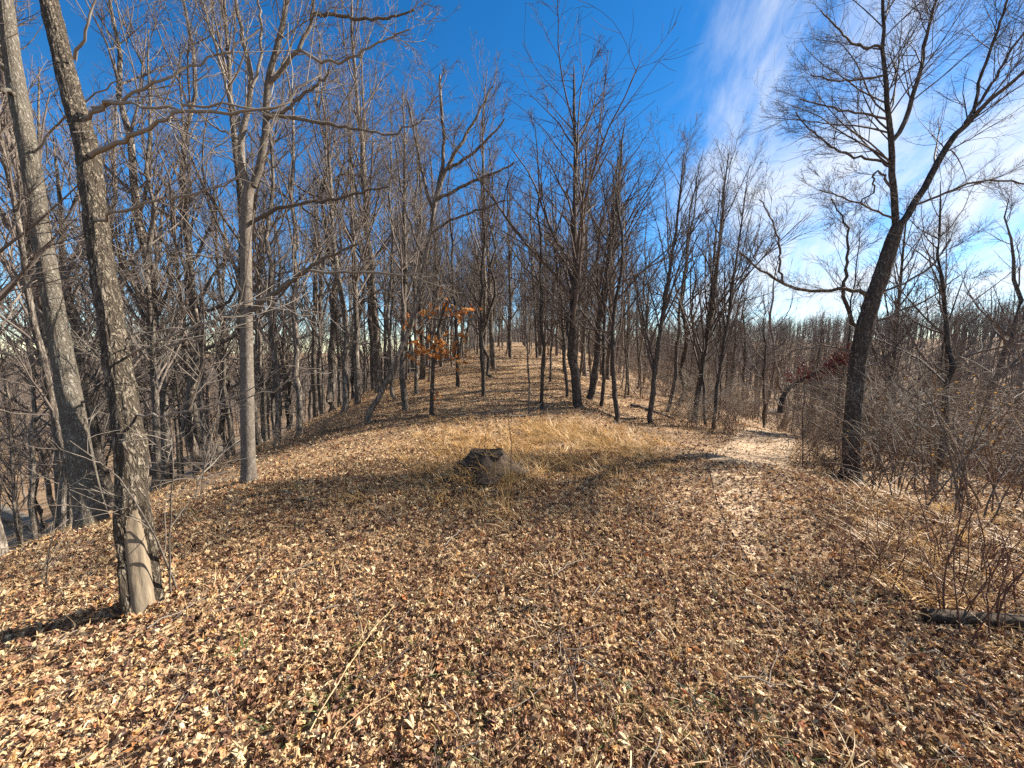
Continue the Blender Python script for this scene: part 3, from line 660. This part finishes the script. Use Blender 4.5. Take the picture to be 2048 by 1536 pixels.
# far woodland: cheap trees on the slopes and hills beyond the counted ones
FAR = []
for k in range(6):
    rg = np.random.default_rng(900 + k); tv, cv = grow_tree(rg, 12.0, 0.13, ['pole', 'crook', 'pole', 'fan', 'crook', 'slim'][k], 0.5, 0.011)
    V, F = join([tv, (cv[0], cv[1][0])]) if False else (np.concatenate([tv[0], cv[0]]), [tv[1]] + [q + len(tv[0]) for q in cv[1]])
    FAR.append(raw_mesh('far_tree', V, F, M['twig']))
rg = np.random.default_rng(77)
r = np.sqrt(rg.uniform(22 ** 2, 240 ** 2, 7000)); a = np.radians(rg.uniform(-62, 62, 7000)); fx, fy = r * np.sin(a), r * np.cos(a)
keep = rg.random(7000) < np.clip(0.38 + 0.5 * sst(60, 160, r), 0, 1)
keep &= ~((np.abs(fx - .6) < 1.6) & (fy < 60)) & ~((r < 40) & (fx > -34) & (fx < 40) & (rg.random(7000) < .55))
keep &= ~((fx < -12) & (r < 110) & (rg.random(7000) < .55))
fx, fy, r = fx[keep], fy[keep], r[keep]; n = len(fx)
scatter_stuff('woodland', np.stack([fx, fy, height(fx, fy) - .2], 1), np.stack([rg.normal(size=n) * .03, rg.normal(size=n) * .03, rg.uniform(0, 6.28, n)], 1), rg.uniform(.65, 1.1, n), rg.integers(0, 6, n), FAR, 'far-off leafless wood covering the slopes and hills beyond', 'woodland')

# ------------------------------------------------------------------ leaves
def leaf_mesh(name, seed, kind, mat):
    rg = np.random.default_rng(seed)
    if kind == 'maple':
        rad = np.array([.30, .55, .42, .85, .50, 1.0, .50, .85, .42, .55, .30]); th = np.radians(np.linspace(-150, 150, 11))
    elif kind == 'oak':
        rad = np.array([.25, .5, .36, .62, .42, 1.0, .42, .62, .36, .5, .25]); th = np.radians(np.array([-160, -100, -75, -50, -28, 0, 28, 50, 75, 100, 160]))
    else:
        rad = np.array([.45, .42, .45, .55, .75, 1.0, .75, .55, .45, .42, .45]); th = np.radians(np.linspace(-165, 165, 11))
    rad = rad * rg.uniform(.85, 1.12, len(rad))
    x = np.concatenate([[0], rad * np.sin(th)]); y = np.concatenate([[0], rad * np.cos(th)])
    mid = np.stack([.5 * x[1:], .5 * y[1:]], 1)
    xy = np.concatenate([np.stack([x, y], 1), mid]) * 0.5
    cx, cy = rg.uniform(.8, 3.2) * rg.choice([-1, 1]), rg.uniform(-1.8, 2.4)
    z = cx * xy[:, 0] ** 2 + cy * xy[:, 1] ** 2 + rg.normal(size=len(xy)) * .05
    V = np.column_stack([xy * np.array([1 - .12 * abs(cx), 1 - .12 * abs(cy)]), z])
    n = len(th); T = []; Q = []
    for i in range(n - 1):
        T.append((0, 1 + n + i + 0, 1 + n + i + 1)); Q.append((1 + n + i, 1 + i, 2 + i, 2 + n + i))
    V[1 + n - 0:] = V[1 + n:]
    # stalk
    b = len(V); V = np.concatenate([V, [[-.012, -.1, z[0]], [.012, -.1, z[0]], [0, -.55, z[0] + rg.uniform(-.05, .2)]]]); T.append((b, b + 1, b + 2))
    return raw_mesh(name, V, [np.array(T), np.array(Q)], mat, smooth=False)
LEAVES = [leaf_mesh('leaf', 300 + i, k, M['leaf']) for i, k in enumerate(['maple', 'oak', 'oval', 'maple', 'oval', 'oak', 'maple', 'oval', 'maple', 'oak'])]
rg = np.random.default_rng(42)
def litter(rg, n, r0, r1, power, s, tilt):
    x, y = wedge(rg, n, r0, r1, 66, power); d = np.hypot(x, y)
    dens = 0.35 + 1.1 * (n2(x, y, .8, 4.4) + .5)
    k = (rg.random(n) < dens) & ~((path_dist(x, y) < .6) & (rg.random(n) < .5)); x, y, d = x[k], y[k], d[k]; m = len(x)
    z = height(x, y) + rg.uniform(0, .035, m)
    return np.stack([x, y, z], 1), np.stack([rg.normal(size=m) * tilt, rg.normal(size=m) * tilt, rg.uniform(0, 6.28, m)], 1), (s[0] + (s[1] - s[0]) * rg.random(m) ** 1.7) * (1 + .02 * d)
A = [litter(rg, 190000, .7, 6, 1.5, (.024, .082), .62), litter(rg, 95000, 5.5, 18, 1.2, (.04, .085), .75), litter(rg, 30000, 17, 40, 1.2, (.07, .14), .5)]
P_, E_, S_ = (np.concatenate([a[i] for a in A]) for i in range(3))
scatter_stuff('leaf_litter', P_, E_, S_, rg.integers(0, len(LEAVES), len(P_)), LEAVES, 'dry brown and tan fallen leaves carpeting the ridge', 'leaf litter')
# the largest-looking fallen leaves, one by one, part of the ground
for i in range(300):
    x, y = 0, 0
    px, py = rg.uniform(20, 2030), 1536 - 330 * rg.random() ** 1.4
    g, d = ground_at(px, py, 6)
    o = obj('fallen_leaf', LEAVES[rg.integers(len(LEAVES))], ground); s = rg.uniform(.05, .10)
    o.location = (g[0], g[1], g[2] + rg.uniform(.025, .05)); o.scale = (s, s, s); o.rotation_euler = (rg.normal() * .45, rg.normal() * .45, rg.uniform(0, 6.28))

# ------------------------------------------------------------------ grass, straws and twigs on the ground
def tuft(seed, nb, hgt_, spread, mat, w=.004, lay=0.5):
    rg = np.random.default_rng(seed); n = 5; V = []; Q = []
    for i in range(nb):
        a = rg.uniform(0, 6.28); ln = hgt_ * rg.uniform(.5, 1.15); p = np.array([*(rg.normal(size=2) * spread), -.01]); D = np.array([math.cos(a) * lay * rg.random(), math.sin(a) * lay * rg.random(), 1.0]); D /= np.linalg.norm(D)
        s = np.array([-math.sin(a), math.cos(a), 0]) ; o = len(V)
        for k in range(n + 1):
            ww = w * (1 - .85 * k / n); V += [p - s * ww, p + s * ww]
            D = D + np.array([math.cos(a), math.sin(a), -.55]) * .16 * lay * 2; D /= np.linalg.norm(D); p = p + D * ln / n
        for k in range(n): Q.append((o + 2 * k, o + 2 * k + 1, o + 2 * k + 3, o + 2 * k + 2))
    return raw_mesh('tuft', np.array(V), [np.array(Q)], mat)
def patch_pts(rg, spots):
    xs, ys = [], []
    for px, py, rad, n in spots:
        g, _ = ground_at(px, py); xs.append(g[0] + rg.normal(size=n) * rad); ys.append(g[1] + rg.normal(size=n) * rad * 1.2)
    return np.concatenate(xs), np.concatenate(ys)
rg = np.random.default_rng(8)
x, y = patch_pts(rg, [(1150, 868, .35, 80), (1210, 885, .35, 70), (1100, 862, .4, 50), (1260, 905, .4, 60), (960, 890, .6, 90), (1040, 900, .6, 90), (900, 905, .6, 60), (1120, 920, .6, 80), (960, 935, .25, 14), (1015, 950, .2, 12), (925, 965, .25, 12), (970, 985, .25, 10),
    (1390, 1040, .25, 40), (1545, 1050, .12, 30), (1380, 945, .4, 20), (1300, 940, .5, 40), (1750, 1010, .4, 45), (1800, 1120, .35, 60), (1900, 1060, .5, 40)])
k_ = path_dist(x, y) > .8; x, y = x[k_], y[k_]; n = len(x)
scatter_stuff('golden_grass', np.stack([x, y, height(x, y)], 1), np.stack([rg.normal(size=n) * .25, rg.normal(size=n) * .25, rg.uniform(0, 6.28, n)], 1), rg.uniform(.6, 1.25, n), rg.integers(0, 4, n),
    [tuft(500 + i, 16, .31, .03, M['straw_gold'], .0035, .9) for i in range(4)], 'golden dry grass tufts around the stump and along the bank', 'grass')
x, y = wedge(rg, 5200, .9, 9, 66, 1.6); g = (n2(x, y, .6, 6.6) + .5 > rg.random(len(x)) * .75 + .15) & (path_dist(x, y) > .7); x, y = x[g], y[g]; n = len(x)
scatter_stuff('dry_grass', np.stack([x, y, height(x, y)], 1), np.stack([rg.normal(size=n) * .6, rg.normal(size=n) * .6, rg.uniform(0, 6.28, n)], 1), rg.uniform(.5, 1.3, n), rg.integers(0, 4, n),
    [tuft(520 + i, 7, .2, .04, M['straw'], .0022, 1.3) for i in range(4)], 'thin straw-coloured dead grass lying among the leaves', 'grass')
x, y = patch_pts(rg, [(580, 985, .06, 10), (740, 1290, .12, 9), (860, 1330, .1, 8), (960, 1330, .1, 9), (1440, 1450, .15, 10), (1530, 1480, .2, 12), (1720, 1215, .08, 8), (1000, 1500, .15, 9), (700, 1380, .1, 8), (1250, 1500, .15, 7), (560, 1480, .2, 8), (1900, 1480, .25, 16), (840, 1290, .2, 10), (730, 1050, .2, 8)]); n = len(x)
scatter_stuff('green_grass', np.stack([x, y, height(x, y)], 1), np.stack([rg.normal(size=n) * .25, rg.normal(size=n) * .25, rg.uniform(0, 6.28, n)], 1), rg.uniform(.5, 1.1, n), rg.integers(0, 3, n),
    [tuft(540 + i, 9, .13, .02, M['grass'], .003, .8) for i in range(3)], 'small green grass sprigs poking through the leaves', 'grass')
def stick(seed, ln, r, mat, branch=2):
    rg = np.random.default_rng(seed); P = np.zeros((1, 7, 3)); P[0, :, 0] = np.linspace(-.5, .5, 7) * ln; P[0, :, 1] = np.cumsum(rg.normal(size=7)) * ln * .025; P[0, :, 2] = np.abs(rg.normal(size=7)) * ln * .02
    b = Br(P, np.linspace(r, r * .4, 7)[None]); out = [tubes(b.P, b.R, 5)]
    if branch:
        c = spawn(rg, b, np.array([branch]), .2, .9, (25, 60), (.4, .3), .6, 4, .1, .0, .4, r * .3, .05, flat=.9); c.P[..., 2] = np.abs(c.P[..., 2]); out.append(tubes(c.P, c.R, 4))
    v, q = join(out); return raw_mesh('stick', v, q, mat)
x, y = wedge(rg, 2600, .9, 16, 66, 1.3); n = len(x)
scatter_stuff('twig_litter', np.stack([x, y, height(x, y) + .025], 1), np.stack([rg.normal(size=n) * .12, rg.normal(size=n) * .15, rg.uniform(0, 6.28, n)], 1), rg.uniform(.4, 1.4, n), rg.integers(0, 5, n),
    [stick(560 + i, .35, .0028, M['twig_dark'] if i < 3 else M['twig_pale'], 2) for i in range(5)], 'small dead twigs scattered over the leaf litter', 'twigs')

# ------------------------------------------------------------------ stump
g = np.array([-0.29, 4.36, hgt(-0.29, 4.36) - .04])
st = thing('tree_stump', 'old dark tree stump on a mound, overgrown with dry grass', 'stump', tuple(g))
nR, nS = 14, 48; th = np.arange(nS) * 2 * np.pi / nS; tt = np.linspace(0, 1, nR)
Hs = .14; prof = .20 + .22 * (1 - tt) ** 1.5; hz = -.06 + (Hs + .06) * tt
lob = 1 + .13 * np.cos(5 * th[None] + .6) * (1 - tt[:, None]) + .05 * np.cos(9 * th[None] + 2)
rr = prof[:, None] * lob + .07 * (vnoise(np.stack([np.cos(th)[None] * 5 + 0 * tt[:, None], np.sin(th)[None] * 5 + 0 * tt[:, None], tt[:, None] * 4 + 0 * th[None]], -1)) - .5)
V = np.stack([rr * np.cos(th)[None], rr * np.sin(th)[None], hz[:, None] + .02 * np.sin(3 * th)[None] * tt[:, None]], -1).reshape(-1, 3)
i_ = np.arange(nR * nS).reshape(nR, nS); nx = np.roll(i_, -1, 1); Q = np.stack([i_[:-1], nx[:-1], nx[1:], i_[1:]], -1).reshape(-1, 4)
obj('stump_side', raw_mesh('stump_side', V, [Q], M['rotten']), st)
tv = [V[-nS:]]; 
for s, dz in ((.75, -.02), (.45, -.035), (.15, -.045)): c = V[-nS:].copy(); c[:, :2] *= s; c[:, 2] += dz + .012 * rng.normal(size=nS); tv.append(c)
tvv = np.concatenate(tv); i_ = np.arange(4 * nS).reshape(4, nS); nx = np.roll(i_, -1, 1); Q = np.stack([i_[:-1], nx[:-1], nx[1:], i_[1:]], -1).reshape(-1, 4); tvv = np.concatenate([tvv, [[0, 0, Hs - .05]]])
obj('cut_top', raw_mesh('cut_top', tvv, [Q, np.stack([i_[3], nx[3], np.full(nS, 4 * nS)], -1)], M['rotten']), st)

# ------------------------------------------------------------------ shrubs, canes, saplings, stalks
def shrub(seed, stems, ln, spread, mats, arch=.12, dens=1.0, tw=.0028, upr=.5, thick=2.6):
    rg = np.random.default_rng(seed); n = 8
    P = np.zeros((stems, n + 1, 3)); P[:, 0, :2] = rg.normal(size=(stems, 2)) * spread; P[:, 0, 2] = -.05
    a = rg.uniform(0, 6.28, stems); D = unit(np.stack([np.cos(a) * upr * rg.random(stems), np.sin(a) * upr * rg.random(stems), np.ones(stems)], 1)); l = ln * rg.uniform(.5, 1.2, stems)
    for s in range(n):
        D = D + rg.normal(size=(stems, 3)) * .09 + np.stack([np.cos(a), np.sin(a), -np.ones(stems)], 1) * arch * s / n; D = unit(D); P[:, s + 1] = P[:, s] + D * (l / n)[:, None]
    b = Br(P, (tw * thick * np.linspace(1, .4, n + 1))[None] * rg.uniform(.7, 1.3, (stems, 1)))
    L2 = spawn(rg, b, rg.poisson(7 * dens, stems), .2, 1, (25, 70), (.45, .25), .7, 5, .12, .0, .4, tw, .1)
    L3 = spawn(rg, L2, rg.poisson(4 * dens, len(L2.P)), .15, 1, (25, 65), (.5, .35), .8, 4, .14, .0, .5, tw * .8, .06)
    v1, q1 = tubes(b.P, b.R, 4); v, q = join([tubes(x.P, x.R, 3) for x in (L2, L3)])
    return raw_mesh('stems', v1, [q1], mats[0]), raw_mesh('twigs', v, q, mats[1])
def place_shrub(sh, name, label, cat, loc, s, rz, group=None):
    o = thing(name, label, cat, loc, group); o.scale = (s, s, s); o.rotation_euler = (0, 0, rz); obj('stems', sh[0], o); obj('twigs', sh[1], o); return o
THICK = [shrub(600 + i, 16, 2.1, .22, (M['twig_brown'], (M['twig_brown'], M['twig_pale'], M['twig_pale'], M['twig_brown'], M['twig_brown'])[i]), .18, .75, .0028, .8, 4.2) for i in range(5)]
rg = np.random.default_rng(64)
c = 0
while c < 80:
    y = rg.uniform(2.9, 20); x = rg.uniform(4.6, 26)
    if abs(x) > 1.5 * y + .8: continue
    pxp = np.interp(y, [0, 4, 6, 9, 12, 16], [3.2, 3.6, 4.2, 6.0, 8.2, 11.5])
    if x < pxp + (1.5 if y < 8 else 1.9): continue
    if y < 5 and x < 4.9: continue
    sc = rg.uniform(.8, 1.5)
    place_shrub(THICK[rg.integers(5)], 'thicket_shrub', ('tall' if sc > 1.25 else 'low' if sc < 1.0 else 'mid-height') + ' twiggy leafless shrub ' + ('at the near edge of' if math.hypot(x, y) < 10 else 'deep inside' if math.hypot(x, y) > 18 else 'in the middle of') + ' the tangled thicket', 'shrub', (x, y, hgt(x, y)), sc, rg.uniform(0, 6.28), 'shrubs of the tangled thicket'); c += 1
c = 0
while c < 55:
    y = rg.uniform(12.5, 34); x = rg.uniform(4, 26); pxp = np.interp(y, [9, 12, 16], [6.0, 8.2, 11.5])
    if x < float(shoulder(y)) + 3.2 or x > 1.0 * y or (y < 17 and abs(x - pxp) < 1.8): continue
    sc = rg.uniform(.6, 1.3)
    place_shrub(THICK[rg.integers(5)], 'understorey_shrub', ('tall' if sc > 1.1 else 'low' if sc < .8 else 'mid-height') + (' leafless shrub close behind the slim leaning trees' if y < 20 else ' leafless shrub far behind the slim leaning trees'), 'shrub', (x, y, hgt(x, y)), sc, rg.uniform(0, 6.28), 'undergrowth behind the leaning trees'); c += 1
for k, (px, py, s) in enumerate([(1470, 850, .6), (1520, 842, .7), (1440, 862, .5), (1560, 838, .7), (1350, 838, .45), (1340, 848, .5), (1375, 856, .55), (1400, 862, .5), (1455, 868, .5), (1480, 862, .55), (1415, 846, .7), (1390, 838, .7), (1450, 845, .8), (1490, 838, .8), (1300, 800, .5), (1330, 795, .7), (1370, 800, .8), (1400, 815, .8), (1430, 822, .8), (1470, 815, .9), (1500, 815, 1.0), (1540, 812, 1.0), (1610, 905, .5), (1640, 930, .55), (1620, 870, .6), (1660, 950, .45)]):
    g, d = ground_at(px, py); place_shrub(THICK[k % 5], 'path_shrub', 'low leafless shrub growing along the edge of the leafy path', 'shrub', tuple(g), s, k * 1.1, 'low shrubs along the path edge')
for k, (px, py, s) in enumerate([(640, 868, .32), (690, 862, .3), (720, 858, .28), (610, 885, .32), (570, 898, .3), (450, 925, .38), (420, 940, .4), (380, 935, .45), (350, 950, .4)]):
    g, d = ground_at(px, py); place_shrub(THICK[(k + 2) % 5], 'shoulder_shrub', 'low twiggy brush at the ridge shoulder by the forked tree', 'shrub', tuple(g), s, k * 1.9, 'low brush on the ridge shoulder')
CANES = [shrub(630 + i, 5, .75, .10, (M['cane'], M['cane']), .02, .55, .0018, .25) for i in range(4)]
for k, (px, py, s) in enumerate([(1735, 1150, .7), (1790, 1175, .9), (1850, 1200, .9), (1905, 1230, 1.0), (1960, 1240, 1.1), (2010, 1260, 1.2), (2030, 1190, 1.1), (1930, 1160, .9), (1870, 1140, .8), (1695, 1190, .6), (1990, 1150, 1.0), (1650, 1165, .5), (1820, 1110, .7), (1760, 1080, .6), (1990, 1300, 1.25)]):
    g, d = ground_at(px, py); place_shrub(CANES[k % 4], 'bramble', 'thin upright red-brown canes in front of the thicket', 'bramble', tuple(g), s, k * 2.3, 'red-brown canes in front of the thicket')
SAP = [shrub(650 + i, 2, 1.6, .03, (M['bark_smooth'], M['twig_pale']), .05, .8, .0035, .3) for i in range(3)]
for k, (px, py, s, lab) in enumerate([(345, 1195, .75, 'thin pale sapling right beside the barkless patch of the furrowed tree'), (388, 1010, .95, 'thin sapling between the furrowed tree and the forked tree'), (80, 1180, .55, 'thin pale sapling in the leaves before the grey lichened trunk'),
        (455, 1090, .35, 'small dark shrubby sapling in the leaves below the forked tree'), (1060, 985, .30, 'tiny bare sapling beside the stump')]):
    g, d = ground_at(px, py); place_shrub(SAP[k % 3], 'sapling', lab, 'sapling', tuple(g), s, k * 1.3 + .4)
for k, (px, py, s) in enumerate([(1745, 995, .8), (1800, 1010, .9), (1850, 1030, .8), (1910, 1040, 1.0), (1970, 1050, .9), (1640, 945, .7)]):
    g, d = ground_at(px, py); place_shrub(SAP[k % 3], 'thicket_sapling', 'thin pale-stemmed sapling standing along the front of the tangled thicket', 'sapling', tuple(g), s, k * 1.7, 'saplings along the front of the thicket')
def stalk(seed, ln):
    rg = np.random.default_rng(seed); P = np.zeros((1, 8, 3)); P[0, :, 2] = np.linspace(-.03, 1, 8) * ln; P[0, 1:, :2] = np.cumsum(rg.normal(size=(7, 2)), 0) * ln * .018
    b = Br(P, np.linspace(.0026, .0012, 8)[None]); c = spawn(rg, b, np.array([5]), .35, 1, (25, 50), (.2, .12), .7, 3, .1, .02, .5, .0009, .03)
    v, q = join([tubes(b.P, b.R, 4), tubes(c.P, c.R, 3)]); return raw_mesh('weed_stalk', v, q, M['cane'])
STK = [stalk(670 + i, .45) for i in range(4)]
for k, (px, py, s) in enumerate([(1018, 960, 2.0), (955, 965, 1.6), (1385, 1300, .75), (1405, 1320, .8), (1425, 1310, .75), (1370, 1240, .5), (265, 1475, .8), (392, 1470, .6), (1690, 1420, 1.0), (1060, 1050, .35), (1300, 1000, .5), (1180, 985, .5), (800, 1250, .3), (1600, 1110, .7), (1620, 1090, .8), (1240, 920, .6)]):
    g, d = ground_at(px, py); o = obj('weed_stalk', STK[k % 4]); o.location = g; o.scale = (s,) * 3; o.rotation_euler = (rg.normal() * .08, rg.normal() * .08, k)
    tag(o, 'thin dry upright weed stalk standing in the leaf litter', 'weed', 'dry weed stalks in the litter')

# ------------------------------------------------------------------ leaved saplings
def leaf_cluster(o, pts, mesh, s, seed):
    rg = np.random.default_rng(seed)
    for p in pts:
        q = obj('leaf', mesh[rg.integers(len(mesh))], o); q.location = p; k = rg.uniform(*s); q.scale = (k, k, k); q.rotation_euler = (rg.normal() * .9 + 1.2, rg.normal() * .6, rg.uniform(0, 6.28))
g, d = ground_at(863, 834)
o = thing('orange_leaved_sapling', 'young oak sapling still holding clusters of orange-brown leaves', 'tree', tuple(g))
P, R = hero_path([(863, 836, 9), (864, 780, 8), (866, 730, 7), (870, 690, 6), (880, 640, 5), (895, 600, 3)], d, 20); P = rel(P, g); v, q = tubes(P[None], R[None], 8); obj('trunk', raw_mesh('trunk', v, [q], M['bark_dark']), o)
rg = np.random.default_rng(13); lpts = []; bl = []
OL = [leaf_mesh('leaf_orange', 700 + i, k, M['leaf_orange']) for i, k in enumerate(['oak', 'oval', 'oak'])]
for (sx, sy, ex, ey, nl) in [(867, 720, 830, 690, 34), (868, 700, 880, 685, 26), (868, 715, 905, 700, 18), (870, 690, 800, 632, 14), (885, 630, 890, 612, 16), (880, 640, 950, 622, 22), (872, 680, 935, 668, 14), (866, 735, 818, 716, 8), (868, 725, 942, 712, 12), (865, 770, 875, 790, 5), (880, 640, 835, 625, 8)]:
    a_, b_ = W(sx, sy, d) - g, W(ex, ey, d + rg.normal() * .4) - g; pl = resample(np.stack([a_, (a_ + b_) / 2 + rg.normal(size=3) * .05, b_]), 8); bl.append(pl)
    for k in range(int(nl * 1.2)): f_ = rg.uniform(.35, 1.0); p = a_ + (b_ - a_) * f_ + rg.normal(size=3) * .10; lpts.append(p)
v, q = tubes(np.stack(bl), np.repeat(np.linspace(.016, .007, 8)[None], len(bl), 0), 5); obj('crown', raw_mesh('crown', v, [q], M['twig_dark']), o)
leaf_cluster(o, lpts, OL, (.15, .25), 3)
# red-leaved leaning shrub beyond the path
d = 11.5; g = W(1562, 824, d); g[2] = hgt(g[0], g[1])
o = thing('red_leaved_tree', 'small leaning tree with dark red leaves beyond the leafy path', 'tree', tuple(g))
P, R = hero_path([(1560, 826, 12), (1563, 795, 11), (1578, 775, 10), (1620, 750, 8), (1660, 735, 6), (1700, 722, 3)], d, 20); P = rel(P, g); v, q = tubes(P[None], R[None], 7); obj('trunk', raw_mesh('trunk', v, [q], M['bark_dark']), o)
b = Br(P[None], R[None]); rg = np.random.default_rng(17)
c = spawn(rg, b, np.array([26]), .35, 1, (30, 70), (.28, .2), .5, 5, .1, .06, .4, .006); v, q = tubes(c.P, c.R, 3); obj('crown', raw_mesh('crown', v, [q], M['twig_dark']), o)
RL = leaf_mesh('leaf_red', 720, 'oval', M['leaf_red'])
def leaf_cloud(name, pts, base_me, s, seed):
    rg = np.random.default_rng(seed); bv = np.array([v.co[:] for v in base_me.vertices]); F = [tuple(p.vertices) for p in base_me.polygons]; V = []; T3 = []; T4 = []
    for p in pts:
        m = np.array(Euler((rg.normal() * .8, rg.normal() * .8, rg.uniform(0, 6.28))).to_matrix()) * rg.uniform(*s); o_ = len(V) * len(bv); V.append(bv @ m.T + p)
        for f in F: (T3 if len(f) == 3 else T4).append([i + o_ for i in f])
    return raw_mesh(name, np.concatenate(V), [np.array(T3), np.array(T4)], base_me.materials[0], False)
cp_ = c.P[rg.integers(0, len(c.P), 700), rg.integers(1, 6, 700)] + rg.normal(size=(700, 3)) * .07
tag(obj('foliage', leaf_cloud('foliage', cp_, RL, (.08, .15), 5), o), kind='stuff')
YL = leaf_mesh('leaf_yellow', 730, 'oval', M['leaf_yellow'])
g, d = ground_at(1900, 1010)
o = place_shrub(THICK[1], 'yellow_leaved_shrub', 'thicket shrub with a few last yellow leaves', 'shrub', tuple(g), 1.1, .7)
tag(obj('foliage', leaf_cloud('foliage', np.array([rg.normal() * .7 for _ in range(450)]).reshape(150, 3) * np.array([1, 1, .6]) + [0, 0, .95], YL, (.03, .055), 9), o), kind='stuff')

# ------------------------------------------------------------------ fallen logs, dead branches and long straws
def log(name, label, pix, bark, seed, lift=.4, stubs=3):
    g0 = [ground_at(px, py) for px, py, w in pix]; P = np.array([g[0] for g in g0]); R = np.array([w * g[1] / FPX / 2 for (_, _, w), g in zip(pix, g0)])
    P[:, 2] += R * lift; a = resample(np.column_stack([P, R]), 40); base = a[20, :3].copy(); base[2] -= a[20, 3]
    o = thing(name, label, 'log', tuple(base)); me, _ = trunk_mesh(name, a[:, :3] - base, a[:, 3], bark, 18, .008, 4, 8, 0, seed); bo = obj('bole', me, o)
    rg = np.random.default_rng(seed)
    ends = []
    for e, s in ((0, -1), (-1, 1)):
        c = a[e, :3] - base; vv = np.array([v.co[:] for v in me.vertices]).reshape(40, 18, 3)[e]; V = np.concatenate([vv, [c + (vv.mean(0) - c)]]); T = [(i, (i + 1) % 18, 18) for i in range(18)]
        obj('cut_end', raw_mesh('cut_end', V, [np.array(T)], M['rotten'], False), o)
    if stubs:
        b = Br((a[:, :3] - base)[None], a[:, 3][None]); c = spawn(rg, b, np.array([stubs]), .1, .9, (30, 80), (.35, .25), .3, 5, .08, .05, .4, .008); v, q = tubes(c.P, c.R, 5); obj('branch', raw_mesh('branch', v, [q], bark), o)
    return o
log('fallen_log', 'pale fallen log at the foot of the thick grey lichened trunk', [(-70, 1000, 26), (0, 1030, 24), (85, 1058, 16)], M['bark_plate'], 3, .6, 2)
log('fallen_log', 'dark fallen log lying across the leaves beneath the red-brown canes', [(1850, 1246, 24), (1960, 1256, 28), (2110, 1270, 30)], M['rotten'], 5, 1.1, 3)
log('fallen_log', 'grey fallen log lying on the slope below the V-forked tree', [(1262, 812, 10), (1300, 822, 9), (1345, 838, 6)], M['bark_wood'], 7, .1, 9)
log('fallen_log', 'dark fallen log at the far end of the leafy path', [(1530, 828, 8), (1570, 823, 9), (1605, 815, 9)], M['bark_dark'], 9, .8, 5)
log('fallen_log', 'rotting log among the dead branches left of the forked tree', [(300, 950, 18), (390, 925, 20), (480, 890, 16)], M['bark_dark'], 11, .8, 9)
DB = [stick(580 + i, 1.5, .014, M['twig'] if i % 2 else M['twig_pale'], 9) for i in range(4)]
rg = np.random.default_rng(23)
for k in range(16):
    g, d = ground_at(rg.uniform(300, 480), rg.uniform(905, 950)); o = obj('dead_branch', DB[k % 4]); o.location = (g[0], g[1], g[2] + rg.uniform(.02, .35)); o.rotation_euler = (rg.normal() * .2, rg.normal() * .3, rg.uniform(0, 6.28)); s = rg.uniform(.6, 1.3); o.scale = (s, s, s)
    tag(o, 'dead branch in the tangled heap below the forked tree', 'branch', 'dead branches in the heap by the forked tree')
for k in range(14):
    px, py = rg.uniform(960, 1120), rg.uniform(745, 835); g, d = ground_at(px, py); o = obj('dead_branch', DB[k % 4]); o.location = (g[0], g[1], g[2] + .02); o.rotation_euler = (rg.normal() * .05, rg.normal() * .05, rg.normal() * .35); s = rg.uniform(.5, 1.2); o.scale = (s, s, s)
    tag(o, 'dead branch lying across the leafy trail on the ridge', 'branch', 'dead branches lying on the trail')
def straw(name, label, a, b, w, mat, seed):
    A_, _ = ground_at(*a); B_, _ = ground_at(*b); rg = np.random.default_rng(seed); t = np.linspace(0, 1, 12)[:, None]; P = A_ * (1 - t) + B_ * t; P += rg.normal(size=P.shape) * .004; P[:, 2] = height(P[:, 0], P[:, 1]) + .05 + .02 * np.sin(3.14 * t[:, 0])
    base = P[6].copy(); v, q = tubes((P - base)[None], np.linspace(w, w * .5, 12)[None], 5); o = obj(name, raw_mesh(name, v, [q], mat)); o.location = base; tag(o, label, 'straw' if 'straw' in name else 'stick'); return o
straw('fallen_straw', 'long pale straw lying diagonally on the leaves', (620, 1500), (786, 1228), .0035, M['straw'], 1)
straw('fallen_straw', 'shorter pale straw next to the long diagonal one', (668, 1500), (770, 1415), .003, M['straw'], 2)
straw('fallen_straw', 'pale straw pointing towards the fallen log under the canes', (1520, 1500), (1640, 1540), .0035, M['straw'], 3)
straw('fallen_stick', 'thin pale stick lying in the leaves in front of the stump', (890, 1105), (935, 1068), .004, M['twig_pale'], 4)
straw('fallen_stick', 'thin curved pale stick lying in the open litter', (1110, 1165), (1170, 1130), .004, M['twig_pale'], 5)
